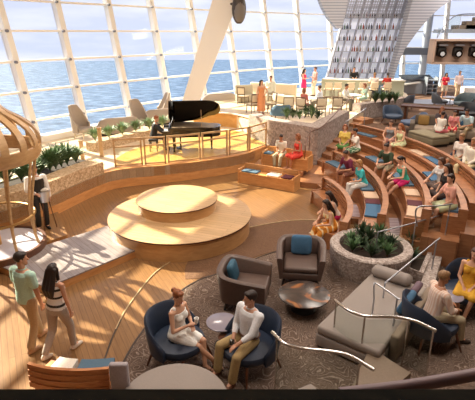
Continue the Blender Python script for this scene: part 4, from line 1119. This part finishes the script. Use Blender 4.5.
for r_, v in enumerate(SV[:6]):
    for i in range(NU):
        for j in range(3):
            if rb.random() < .12: continue
            u = (i+(j+.7)/3.4)/NU; k = rb.choice((0, 0, 1, 2, 2, 2, 3, 4)); p = dpt(u, v, .14); p.z += .02
            if k not in prot:
                o = B().lathe([(.01, 0), (.055, 0), (.055, .2), (.02, .28), (.02, .36), (.01, .36)], n=10).build('bottle', BG[k]); tag(o, BL[k], 'bottle', 'bottles of the same colour on the slanted display, %s' % BL[k].split()[0]); prot[k] = o
            else: o = prot[k].copy(); COL.objects.link(o)
            o.location = p; nb += 1
# silver tile texture of the upper display is a lattice in front of the top shelves
lt = B()
for i in range(28):
    for v0, v1 in ((.62, .99),):
        lt.strip([dpt(i/27, v0, -.03), dpt(i/27, v1, -.03)], .035, .03, up=(0, 1, 0))
for k in range(14): lt.strip([dpt(0, .62+.37*k/13, -.05), dpt(1, .62+.37*k/13, -.05)], .03, .05)
lt.build('lattice', plain('lattice_silver', '#a9a9b4', .35, .6), t, world=True, smooth=False)
def slab(name, pix, Y0, dep, mat, label, cat):
    a = [at(*p, Y=Y0) for p in pix]; return solo(B().loft([a, [V((p.x, p.y+dep, p.z)) for p in a]]), name, mat, label, cat, smooth=False)
per = striped('perforated_silver', '#7f828e', '#a3a5b0', 6, 2, .4, .45)
slab('silver_canopy', [(317, -8), (323, 8), (330, 20), (338, 29), (342, 28), (348, 2), (351, -8)], 30.6, .9, per, 'silver perforated canopy wedge left of the slanted bottle display', 'canopy')
ar = [(413, 0), (425, -30), (462, -30), (452, 0), (441, 7), (429, 18), (418, 31), (410, 42), (405, 49), (399, 62), (394, 78), (392, 95.5), (386, 95.5)]
slab('silver_arch', ar, 30.3, .9, per, 'curved silver arch right of the slanted bottle display', 'arch')

# ------------------------------------------------------------------ far right: gallery, desks, windows
o = struct(B().box((14.0, 36.6, 3.75), (6.4, .7, .5)).build('gallery_beam', plain('beam_grey', '#5f6570', .5), smooth=False))
struct(B().box((17.3, 34.2, 5.2), (5.5, 3, .25)).build('gallery_floor', plain('gallery_grey', '#9aa0a8', .5), smooth=False))
struct(B().cyl((14.6, 36.9, UP), (14.6, 36.9, 9), .28, .28, 16).build('pillar', plain('pillar_grey', '#a7b0be', .5)))
handrail('curved steel balustrade of the upper gallery at the top right', [at(437, 38, Y=32.5), at(446, 24, Y=32.6), at(458, 15, Y=32.8), at(480, 14, Y=33)], (.02, .4, .75), z0=5.33, r=.035, mat=STEEL)
tt = thing('gallery_steps', 'beige steps of the upper gallery above the projector box', 'steps', (16.3, 33.4, 5.33))
for k in range(3): B().box((.3+k*.35, .3, .13+.13*k), (3.0-k*.7, .8, .26+.26*k)).build('step', TAUPE, tt, smooth=False)
# projector box
pb = at(456, 52, Y=20.0)
t = thing('projector_box', 'long beige box with three dark projectors, hung at the upper right', 'projector housing', (pb.x+.82, pb.y, pb.z), rad(-8))
bx = plain('box_beige', '#b49c8c', .6)
B().box((0, .45, -.47), (3.4, .9, .08)).box((0, .45, .47), (3.4, .9, .08)).box((0, .86, 0), (3.4, .08, .94)).box((-1.66, .45, 0), (.08, .9, .94)).box((1.66, .45, 0), (.08, .9, .94)).box((0, .42, 0), (3.3, .06, .9)).build('case', bx, t, smooth=False)
for x in (-1.2, 1.2): B().cyl((x, .5, .5), (x, .5, 4.3), .03, .03, 8).build('hanger', STEEL, t)
for x in (-1.32, -.66, 0, .66, 1.32):
    pj = B().rbox((x, .22, .0), (.34, .36, .38), .06).build('projector', BLACKM, t)
    B().cyl((x, .06, -.06), (x, -.04, -.08), .15, .16, 18).build('lens', BLACK, pj)
    B().cyl((x, -.03, -.08), (x, -.055, -.085), .09, .09, 14).build('lens_glass', plain('lens_glass', '#dfe6ee', .05), pj)
    B().box((x, .12, .27), (.36, .3, .06)).build('light_bar', STEEL, pj, smooth=False)
# desks
t = thing('service_desk', 'low grey desk with a dark sloping glass top right of the bar', 'desk', xy(418, 94, UP))
B().box((0, .6, .5), (2.1, .9, 1.0)).box((-1.2, .9, .35), (.9, 1.6, .7)).build('body', plain('desk_grey', '#9ba1aa', .4), t, smooth=False)
B().box((-.1, .5, 1.12), (2.3, 1.1, .06), rx=rad(14)).build('top', plain('desk_dark', '#3f444c', .15), t, smooth=False)
B().box((-.9, -.1, .75), (1.6, .7, .08), ry=rad(-8)).build('shelf', plain('bar_top', '#d9d8d2', .25), t, smooth=False)
t = thing('step_rack', 'grey stepped rack left of the couple in red and white', 'rack', xy(431, 95, UP))
for k in range(4): B().box((0, .3, .16+.28*k), (.7, .6, .06)).build('shelf', plain('rack_grey', '#7b828c', .4), t, smooth=False)
for sx in (-1, 1): B().box((sx*.36, .3, .62), (.05, .62, 1.24)).build('side', plain('rack_grey', '#7b828c', .4), t, smooth=False)
solo(B().box((0, 0, 0), (3.6, 2.2, .02)).box((0, 0, .0), (3.5, 2.1, .03)), 'pale_rug', fabric('#8f97a8', .9), 'pale blue-grey rug in front of the grey service desk', 'rug', smooth=False).location = V(xy(428, 102, UP))+V((0, 0, .0))
solo(B().box((17.3, 31.5, UP+.35), (3.6, 1.2, .7)), 'white_bench', WHITE, 'long white low bench at the far right window', 'bench', smooth=False)

# ------------------------------------------------------------------ upper lounge at the right
tub_chair('dark slate tub chair beside the long brown table at the stair head', xy(392, 124, UP), -80, fabric('#3f4f66', .6), .44, .86, 'slate tub chairs of the upper lounge')
tub_chair('slate lounge chair seen from its side left of the long brown table', xy(411, 131, UP), 160, fabric('#4a5c78', .6), .5, .84, 'slate tub chairs of the upper lounge')
tub_chair('small dark chair standing alone by the far stone wall', xy(405, 111, UP), 130, fabric('#454a55', .6), .34, .95, 'slate tub chairs of the upper lounge')
tub_chair('grey-green tub chair in front of the white-shirted man of the standing couple', xy(462, 110, UP), -150, fabric('#56666c', .6), .5, .95, 'slate tub chairs of the upper lounge')
tub_chair('dark tub chair left of the pale round table near the standing couple', xy(439, 108, UP), -20, fabric('#4b5058', .6), .42, .9, 'slate tub chairs of the upper lounge')
tub_chair('charcoal tub chair behind the long-haired woman on the sofa', xy(466, 121, UP), -120, fabric('#3b4048', .6), .46, .9, 'slate tub chairs of the upper lounge')
round_table('pale round table between the two grey tub chairs near the standing couple', xy(449, 107, UP), .45, .6, plain('pale_top', '#a9aebc', .2), STEEL)
t = thing('long_table', 'long dark brown table with a pale edge behind the woman in the white top', 'table', xy(430, 121, UP), rad(-28))
B().box((0, 0, .70), (2.9, .8, .07)).build('tabletop', W_DARK, t, smooth=False)
B().box((0, .42, .74), (2.9, .05, .05)).build('edge', TAUPE, t, smooth=False)
for sx in (-1, 1): B().box((sx*1.2, 0, .33), (.12, .6, .66)).build('leg', W_DARK, t, smooth=False)
def ottoman(lab, pa, pb_, dep, back=False):
    a, b_ = pa, pb_; d = b_-a; L = d.length; mid = (a+b_)/2; rz = atan2(d.y, d.x)
    t = thing('ottoman', lab, 'ottoman', mid, rz, 'olive ottomans of the upper lounge')
    B().box((0, dep/2, .05), (L-.1, dep-.1, .1)).build('plinth', BLACKM, t, smooth=False)
    B().rbox((0, dep/2, .22), (L, dep, .24), .04).build('base', OLIVE, t); B().rbox((0, dep/2, .38), (L, dep, .12), .05).build('cushion', OLIVE, t)
    return t
ot1 = ottoman('large olive ottoman with the woman in the white top sitting on its far side', V((7.02, 18.35, UP)), V((7.5, 17.0, UP)), .85)
ot2 = ottoman('second olive ottoman, right of the large one, below the long-haired woman', V((7.98, 18.45, UP)), V((8.3, 17.5, UP)), .42)
sa, sb = V(xy(438, 141, UP)), V(xy(478, 149, UP)); 
sm = V((9.0, 18.72, UP)); SRZ = rad(-22)
t = thing('sectional_sofa', 'long taupe sofa with the brown-haired woman, pink-shirted child and man in pale blue', 'sofa', sm, SRZ)
B().box((0, .0, .06), (2.9, .8, .12)).build('plinth', BLACKM, t, smooth=False); B().rbox((0, 0, .28), (3.0, .9, .32), .05).build('seat', TAUPE, t)
B().rbox((0, .5, .45), (3.0, .2, .85), .06).build('backrest', fabric('#5e5348', .8), t)
for sx in (-1, 1): B().rbox((sx*1.58, .05, .33), (.2, 1.0, .6), .05).build('armrest', fabric('#5e5348', .8), t)
def onsofa(x, y=0, z=0): return (sm.x+cos(SRZ)*x-sin(SRZ)*y, sm.y+sin(SRZ)*x+cos(SRZ)*y, UP+z)
pillow(onsofa(.24, .30, .44), math.degrees(SRZ)-90, 14, BLUEC, 'blue pillow on the taupe sofa between the child and the man', (.45, .13, .42))
pillow(onsofa(-1.15, .30, .44), math.degrees(SRZ)-90, 14, fabric('#8a6a35', .8), 'ochre pillow at the left end of the taupe sofa', (.45, .13, .42))
tub_chair('dark navy tub chair of the woman with the lanyard at the right edge', (6.95, 13.6, UP), 205, fabric('#2c3a4c', .6), .4, .8, 'slate tub chairs of the upper lounge')

# ------------------------------------------------------------------ people
def rowseat(r, px, py): 
    r0, r1, zf, zs = ROW[r]; a = rad(ang(px, py, zs)); R_ = r0+.15
    return (CC[0]+R_*cos(a), CC[1]+R_*sin(a), zf), math.degrees(a)+180, zs-zf+.05
def rp(label, r, px, py, dh=0, **k):
    loc, hd2, seat = rowseat(r, px, py); person(label, loc, hd2+dh, pose='sit', seat=seat, **k)
person('man in a mint polo shirt and khaki trousers walking away at the left', (-3.52, 6.46, 0), 63, h=1.80, sex='m', skin='l', hair=('short', 'dark'), turn=38, lean=2,
       top=('polo', '#b9dccb'), bottom=('trousers', '#b79c78'), shoes='#b58b66', arms=('down', 'down'), legs={-1: (.11, .22, 0), 1: (.11, -.16, .0)}, hero=True)
person('woman with long dark hair, striped top and grey trousers walking away at the left', (-2.96, 6.28, 0), 66, h=1.68, skin='l', hair=('long', 'dark'), turn=-22, lean=3,
       top=('tank', striped('top_stripes', '#e8e2dc', '#33302e', 7, 2, .85, .72)), bottom=('trousers', '#a59a90'), shoes='#cfc2b4', arms=('down', 'down'), legs={-1: (.09, -.32, .06), 1: (.09, .16, 0)}, hero=True)
person('waiter in a black waistcoat and white shirt standing by the stone parapet', (-5.18, 11.0, .2), -52, h=1.78, sex='m', skin='l', hair=('short', 'brown'), nod=-22, turn=-12, top=('shirt', '#e6e3df', 1.95), bottom=('trousers', '#23211f'), shoes='#191716',
       arms=('down', (.14, .16, .34)), extras=['vest'])
bunw = person('woman with a hair bun and white dress sitting cross-legged in a navy chair', CH1, H1, h=1.70, skin='t', hair=('bun', 'auburn'), pose='sit', seat=.47, nod=-14, turn=10, lean=4,
       top=('dress', '#faf7f0', .78), bottom=None, shoes='!#3b2a22', arms=('chest', (.05, .26, .24)), legs={-1: (.02, .52, 0), 1: (-.16, .62, .02)}, hero=True)
whm = person('man in a white shirt and khaki trousers sitting in a navy chair', CH2, H2, h=1.80, sex='m', skin='l', hair=('short', 'dark'), pose='sit', seat=.47, turn=26, nod=-4, lean=-3,
       top=('shirt', '#e4e6ea', 1.55), bottom=('trousers', '#ad9466'), shoes='#6e4a36', belt='#5a3a28', arms=('thigh', 'lap'), legs={-1: (.17, .50, 0), 1: (.16, .50, 0)}, hero=True)
person('older man in a pink striped shirt and pale trousers sitting at the right', CH3, H3, h=1.76, sex='m', skin='m', hair=('short', 'sandy'), pose='sit', seat=.47, turn=0, nod=-10, lean=8,
       top=('shirt', striped('pink_stripes', '#e0bda8', '#efdccf', 22, 0, .85), 1.6), bottom=('trousers', '#b5a88c'), shoes='#3a2e28', arms=('thigh', 'thigh'), legs={-1: (.1, .45, 0), 1: (.14, .50, 0)}, hero=True)
person('woman with long brown hair in a yellow dress at the right edge', CH4, H4, h=1.70, skin='t', hair=('long', 'brown'), pose='sit', seat=.47, turn=14, nod=-6, lean=3,
       top=('dress', '#d3a032', .95), bottom=None, shoes='#8a6a4a', arms=('lap', 'lap'), legs={-1: (.06, .48, 0), 1: (.06, .42, 0)}, hero=True)
# girls on the lowest bench
def g1(a): return (C1[0]+4.02*cos(rad(a)), C1[1]+4.02*sin(rad(a)), 0)
person('girl with long dark hair and a magenta top on the lowest bench', g1(-12), 196, pose='sit', seat=.44, h=1.62, skin='t', hair=('long', 'dark'), lean=26, nod=-18, top=('tank', '#d8c3b4'), bottom=('shorts', '#b81f58', .6), shoes='#d8c8b8', arms=('knee', 'knee'), legs={-1: (.1, .60, 0), 1: (.1, .56, 0)})
person('girl with long dark hair in an orange striped dress on the lowest bench', g1(-22.5), 198, pose='sit', seat=.44, h=1.66, skin='t', hair=('long', 'dark'), lean=24, nod=-14, top=('dress', striped('orange_stripes', '#d98a2b', '#f0d9a8', 7, 1, .85, .7, .05), 1.5), bottom=None, shoes='#e6e2da', arms=('knee', 'knee'), legs={-1: (.1, .66, 0), 1: (.1, .60, 0)})
# second bench
rp('man in a maroon shirt looking at something in his hands on the second bench', 2, 350, 175, 15, h=1.72, sex='m', skin='m', hair=('short', 'dark'), lean=26, nod=-22, top=('tee', '#6f2440'), bottom=('shorts', '#8a5a4a', .85), shoes='#2e2a2a', arms=('knee', 'knee'), legs={-1: (.14, .46, 0), 1: (.14, .4, 0)})
rp('woman in a turquoise top and white trousers on the second bench', 2, 357, 187, 12, h=1.70, skin='t', hair=('bob', 'blond'), lean=20, nod=-18, top=('tee', '#3fb3b4'), bottom=('trousers', '#ece7df'), shoes='#e4dcd0', arms=('knee', 'lap'), legs={-1: (.1, .54, 0), 1: (.1, .48, 0)})
# third bench
rp('woman in a yellow blouse and green skirt on the third bench', 3, 348, 147, 30, h=1.68, skin='t', hair=('bob', 'auburn'), lean=6, turn=-20, top=('blouse', '#e3c766'), bottom=('skirt', '#4f7a3c'), shoes='#b79a80', arms=('lap', 'lap'))
rp('person in a white top and patterned skirt facing the woman in yellow', 3, 357, 152, -8, h=1.66, skin='m', hair=('short', 'dark'), lean=12, turn=25, nod=-12, top=('tee', '#efe7da'), bottom=('skirt', striped('green_pattern', '#3f6b4c', '#b9c8a8', 11, 0, .85, .6, .25)), shoes='#cbb8a0', arms=('knee', 'lap'))
rp('boy in a dark green shirt and pale shorts on the third bench', 3, 384, 169, 28, h=1.66, sex='m', skin='l', hair=('short', 'dark'), lean=20, nod=-20, top=('tee', '#3c4a33'), bottom=('shorts', '#a89a80', .8), shoes='#ece8e2', arms=('knee', 'knee'), legs={-1: (.18, .5, 0), 1: (.14, .52, 0)})
rp('girl in a turquoise tank top and pink shorts on the third bench', 3, 397, 184, 16, h=1.64, skin='t', hair=('pony', 'dark'), lean=22, nod=-20, top=('tank', '#45b59a'), bottom=('shorts', '#d62a76', .6), shoes='#ece8e2', arms=('knee', 'knee'), legs={-1: (.12, .66, 0), 1: (.08, .6, 0)})
# fourth bench
rp('woman with brown hair and a white blouse in the group on the fourth bench', 4, 438, 188, 22, h=1.62, skin='t', hair=('bob', 'brown'), lean=12, nod=-14, top=('blouse', '#dcd8d4'), bottom=('skirt', '#5a4a44'), shoes='#2e2622', arms=('lap', 'knee'))
rp('woman with dark hair in a black top in the group on the fourth bench', 4, 443, 197, 20, h=1.68, skin='t', hair=('long', 'dark'), lean=10, turn=-10, top=('tee', '#231d1c'), bottom=('skirt', '#3a2c28'), shoes='#ddd6ce', arms=('lap', 'lap'))
rp('woman in a pink top and pale green skirt nearest the rail on the fourth bench', 4, 448, 209, 26, h=1.66, skin='t', hair=('short', 'dark'), lean=12, turn=-25, top=('blouse', '#e0a492'), bottom=('skirt', '#b8bf98'), shoes='#c9a48a', arms=('lap', 'knee'), legs={-1: (.1, .5, 0), 1: (.1, .46, 0)})
# topmost bench
rp('girl in a grey tank top on the topmost bench', 5, 384, 143, 40, h=1.62, skin='t', hair=('pony', 'brown'), lean=14, nod=-16, top=('tank', '#8e9296'), bottom=('shorts', '#c08a80', .6), shoes='#c9a890', arms=('knee', 'knee'), legs={-1: (.06, .46, 0), 1: (.06, .4, 0)})
rp('girl with long hair in a pale yellow dress on the topmost bench', 5, 396, 147, 14, h=1.62, skin='t', hair=('long', 'auburn'), lean=16, nod=-16, top=('dress', '#dfe6b6', .8), bottom=None, shoes='#c9a890', arms=('knee', 'lap'))
# straight bench
p = L2pt(-.10, .24); person('child in a white shirt and pale trousers on the upper straight bench', (p.x, p.y, .38), math.degrees(L2rz)-90-8, h=1.50, sex='m', skin='m', hair=('short', 'dark'), pose='sit', seat=.46, lean=16, nod=-20, top=('tee', '#e9e2d3'), bottom=('trousers', '#b3a98c'), shoes='#6b5a48', arms=('lap', 'lap'))
p = L2pt(.27, .24); person('woman in a coral red dress on the upper straight bench', (p.x, p.y, .38), math.degrees(L2rz)-90-38, h=1.66, skin='m', hair=('bob', 'auburn'), pose='sit', seat=.46, lean=8, nod=-8, top=('dress', '#e0483c', .95), bottom=None, shoes='#b98a70', arms=('chest', 'lap'))
# pianist
person('pianist in a black suit at the grand piano', (PB.x, PB.y, DECK+.012), 6, h=1.76, sex='m', skin='l', hair=('short', 'auburn'), pose='sit', seat=.49, lean=14, nod=-14, top=('jacket', '#26282c'), bottom=('trousers', '#202226'), shoes='#141414', arms=((.16, .20, .46), (.16, .20, .46)))
# terrace
person('woman in a long orange dress standing on the bar terrace', xy(261, 114, TERR), -85, h=1.68, skin='t', hair=('long', 'dark'), turn=-25, top=('dress', '#d08a5c', .92), bottom=None, shoes='#8a5a44', arms=('hip', 'down'))
person('man in a pale shirt behind the woman in the orange dress', xy(270, 109, TERR), -110, h=1.74, sex='m', skin='l', hair=('short', 'brown'), top=('shirt', '#dfe2d2'), bottom=('trousers', '#a39b88'), arms=('down', 'chest'))
person('woman in a short pink dress standing at the left end of the bar', xy(303, 96, TERR), -30, h=1.72, skin='t', hair=('long', 'dark'), turn=-30, top=('dress', '#d42a6e', .48), bottom=None, shoes='#8a3a4a', arms=('chest', 'chest'))
person('man in a pink-brown shirt facing the woman in the pink dress', xy(314, 96, TERR), 195, h=1.82, sex='m', skin='l', hair=('short', 'brown'), top=('shirt', '#b58a82'), bottom=('trousers', '#cdc4ae'), arms=('chest', 'down'))
p = xy(303, 116, TERR); person('person in a pale red top seated across from the man in pale blue', p, 40, h=1.68, skin='m', hair=('bob', 'auburn'), pose='sit', seat=.49, top=('tee', '#c77468'), bottom=('trousers', '#7a5a50'), arms=('bar', 'lap'))
p = xy(320, 113, TERR); person('man in a pale blue shirt seated at a white table on the terrace', p, 150, h=1.74, sex='m', skin='m', hair=('short', 'brown'), pose='sit', seat=.49, lean=10, top=('shirt', '#d3dbe6'), bottom=('trousers', '#8f8a80'), arms=('bar', 'lap'))
p = xy(343, 110, TERR); person('man in a white shirt sitting at the table of the red-haired woman', p, -30, h=1.74, sex='m', skin='m', hair=('short', 'dark'), pose='sit', seat=.47, lean=8, top=('shirt', '#e2e0da'), bottom=('trousers', '#6d675c'), arms=('bar', 'lap'))
p = xy(364, 108, TERR); person('red-haired woman in a mint top at a white table on the terrace', p, 190, h=1.66, skin='t', hair=('bob', 'auburn'), pose='sit', seat=.47, lean=8, top=('blouse', '#b5d6c4'), bottom=('skirt', '#9db8a8'), arms=('bar', 'lap'))
for lab, px, py, mat_ in (('simple wooden chair under the man in the white shirt on the terrace', 343, 114, 0), ('simple wooden chair under the red-haired woman', 363, 113, 1)):
    pass
dup(dc, xy(343, 110, TERR), rad(-30-90), 'wood-framed dining chair under the man in the white shirt on the terrace')
dup(dc, xy(364, 108, TERR), rad(190-90), 'wood-framed dining chair under the red-haired woman on the terrace')
person('bartender in black behind the bar', (7.55, 30.2, TERR), -95, h=1.78, sex='m', skin='m', hair=('short', 'dark'), top=('shirt', '#23211f'), bottom=('trousers', '#202020'), arms=('bar', 'bar'))
for lab, px, c, sx, hc_ in (('man in a white shirt sitting at the bar', 372, '#e9dfd8', 'm', 'sandy'), ('woman in a red top sitting at the bar', 385, '#c23a34', 'f', 'dark')):
    p = xy(px, 102, TERR); person(lab, p, 90, h=1.72, sex=sx, skin='m', hair=('short' if sx == 'm' else 'pony', hc_), pose='sit', seat=.80, top=('tee', c), bottom=('trousers', '#4a4a50'), arms=('bar', 'bar'), legs={-1: (.1, .3, .32), 1: (.1, .3, .32)})
# upper lounge
person('woman in a red top and pale shorts walking, of the standing couple', xy(443, 98, UP), -95, h=1.68, skin='l', hair=('long', 'dark'), top=('blouse', '#c62436'), bottom=('shorts', '#c4b6a2', .85), shoes='#8a6a58', arms=('chest', 'down'), legs={-1: (.1, .14, 0), 1: (.1, -.10, 0)})
person('man in a pale pink shirt and khaki trousers, of the standing couple', xy(456, 98, UP), -88, h=1.80, sex='m', skin='l', hair=('short', 'sandy'), top=('shirt', '#ecd6d2', 1.4), bottom=('trousers', '#bfa68a'), shoes='#6b5344', arms=('down', 'down'), legs={-1: (.1, -.1, 0), 1: (.1, .12, 0)})
a = ot1.location; R1 = ot1.rotation_euler.z
p = V((a.x-sin(R1)*.82+cos(R1)*.1, a.y+cos(R1)*.82+sin(R1)*.1, UP)); person('person in a white top and pink shorts sitting on the large olive ottoman, back turned', p, math.degrees(R1)+100, h=1.60, skin='m', hair=('short', 'dark'), pose='sit', seat=.46, lean=10, top=('tee', '#ece4d8'), bottom=('shorts', '#d9727a', .7), shoes='#8a6a58', arms=('knee', 'lap'))
person('woman with long brown hair and a dark top on the taupe sofa', onsofa(-.50, -.05), math.degrees(SRZ)-90, h=1.70, skin='m', hair=('long', 'auburn'), pose='sit', seat=.46, lean=6, top=('tee', '#40363a'), bottom=('trousers', '#d9d2c8'), shoes='#8a6a58', arms=('lap', 'knee'))
person('child in a pink shirt and red shorts on the taupe sofa', onsofa(.0, -.18), math.degrees(SRZ)-96, h=1.50, skin='t', hair=('pony', 'dark'), pose='sit', seat=.46, lean=12, nod=-18, top=('tee', '#e08f8c'), bottom=('shorts', '#c22a3c', .8), shoes='#e8e0d8', arms=('lap', 'lap'), legs={-1: (.08, .42, 0), 1: (.08, .38, 0)})
person('man in a pale blue shirt and khaki trousers on the taupe sofa', onsofa(.58, -.05), math.degrees(SRZ)-125, h=1.76, sex='m', skin='m', hair=('short', 'dark'), pose='sit', seat=.46, lean=24, nod=-18, top=('polo', '#b9d3da'), bottom=('trousers', '#b9a684'), shoes='#3a302a', arms=('knee', 'knee'))
person('woman in a white top with a red lanyard, sitting near the right edge', (6.95, 13.6, UP), 208, h=1.68, skin='m', hair=('short', 'sandy'), pose='sit', seat=.47, lean=10, nod=-12, top=('blouse', '#e6dcd2'), bottom=('skirt', '#a69a84'), shoes='#8a5a44', arms=('lap', 'lap'), legs={-1: (.1, .50, 0), 1: (.1, .44, 0)})
YT = tuple(at(471, 167, UP+.46))[:2]+(UP,)
tub_chair('dark navy tub chair of the person in pale yellow trousers at the right edge', YT, 205, fabric('#2c3a4c', .6), .4, .8, 'slate tub chairs of the upper lounge')
person('person in pale yellow trousers and a white shirt cut by the right edge', YT, 205, h=1.72, sex='m', skin='m', hair=('short', 'sandy'), pose='sit', seat=.47, lean=6, top=('shirt', '#e4dccb'), bottom=('trousers', '#d8c79c'), shoes='#cfc2b0', arms=('lap', 'lap'))
# held things
def held(pr, side, off):
    body, d = pr; sh, el, wr = d['A'][side]; p = wr+(wr-el).normalized()*.10+V(off)
    return body.location+body.rotation_euler.to_matrix() @ p
o = B().lathe([(.01, 0), (.028, 0), (.038, .085), (.034, .085), (.025, .01), (.01, .01)], n=18, caps=False).build('coffee_cup', plain('porcelain', '#f2f0ec', .2)); o.location = held(bunw, 1, (-.03, .03, .0)); tag(o, 'white coffee cup held by the woman in the white dress', 'cup')
o = B().rbox((0, 0, .006), (.075, .15, .012), .005).build('phone', BLACK); o.location = held(whm, 1, (0, .0, .035)); tag(o, 'dark phone in the hand of the man in the white shirt', 'phone')
finish_soft()

# ------------------------------------------------------------------ balcony of the viewer
struct(B().box((0, .868, 3.98), (3.2, .5, .14)).build('border_slab', wood('#0b0b09', '#1f1c14', .9, scale=(3, 7, 3), rot=25, name='dark_border', spec=.1), smooth=False))  # dark slab standing in for the border strip along the bottom
t = thing('balcony_handrail', 'dark mauve padded handrail across the lower right corner', 'handrail', (.9, 1.3, 4.05))
B().tube(bez([at(340, 394, Y=1.22), at(400, 387, Y=1.24), at(445, 380, Y=1.25), at(500, 370, Y=1.26)], 6), .022, 12).build('rail', plain('mauve', '#7a6468', .5), t, world=True)

# ------------------------------------------------------------------ light
w = bpy.data.worlds.new('sky'); SC.world = w; w.use_nodes = True; nt = w.node_tree
bg = nt.nodes['Background']; tc = N(nt, 'ShaderNodeTexCoord'); sp = N(nt, 'ShaderNodeSeparateXYZ'); nt.links.new(tc.outputs['Generated'], sp.inputs[0])
base = ramp(nt, sp.outputs[2], [(0, lin('#cdd3e4')), (.04, lin('#cfd3e6')), (.16, lin('#c4cbe4')), (.6, lin('#a6b6dc'))])
mp = N(nt, 'ShaderNodeMapping'); mp.inputs['Scale'].default_value = (3, 3, 16); nt.links.new(tc.outputs['Generated'], mp.inputs[0])
no = N(nt, 'ShaderNodeTexNoise', Scale=1.6, Detail=6); nt.links.new(mp.outputs[0], no.inputs['Vector'])
cf = ramp(nt, no.outputs[0], [(.42, (0, 0, 0, 1)), (.62, (1, 1, 1, 1))])
mx = N(nt, 'ShaderNodeMix', data_type='RGBA'); nt.links.new(cf, mx.inputs[0]); nt.links.new(base, mx.inputs[6]); mx.inputs[7].default_value = lin('#e6e6ee')
nt.links.new(mx.outputs[2], bg.inputs[0]); bg.inputs[1].default_value = 1.0
sun = bpy.data.lights.new('sun', 'SUN'); sun.energy = 15.0; sun.angle = .012; sun.color = (1, .88, .63)
so = bpy.data.objects.new('sun', sun); COL.objects.link(so)
el = rad(33); hv = V((.80, -.60, 0)).normalized(); sd = V((hv.x*cos(el), hv.y*cos(el), -sin(el)))
so.rotation_euler = sd.to_track_quat('-Z', 'Y').to_euler(); so.location = (-20, 30, 20)
def area(loc, size, en, col=(1, .88, .77)):
    l = bpy.data.lights.new('fill_light', 'AREA'); l.shape = 'RECTANGLE'; l.size, l.size_y = size; l.energy = en; l.color = col
    o = bpy.data.objects.new('fill_light', l); COL.objects.link(o); o.location = loc; return o
for x, y, e_ in ((2, 5, 170), (7, 9, 170), (4, 13, 260), (9, 18, 300), (7, 26, 330), (14, 28, 330), (-3, 8, 260), (-2, 18, 180)):
    area((x, y, WH+.25), (2.2, 2.2), e_)

cam = bpy.data.cameras.new('camera'); cam.sensor_width = 36; cam.lens = 36*FPX/475; cam.clip_end = 2000; cam.clip_start = .05
co = bpy.data.objects.new('camera', cam); COL.objects.link(co); co.location = (0, 0, CH); co.rotation_euler = (pi/2-PIT, 0, 0); SC.camera = co
SC.view_settings.view_transform = 'Standard'; SC.view_settings.look = 'None'; SC.view_settings.gamma = 1; SC.view_settings.use_curve_mapping = False
SC.view_settings.exposure = 0.55
SC.cycles.max_bounces = 8; SC.cycles.transparent_max_bounces = 24; SC.cycles.sample_clamp_indirect = 6
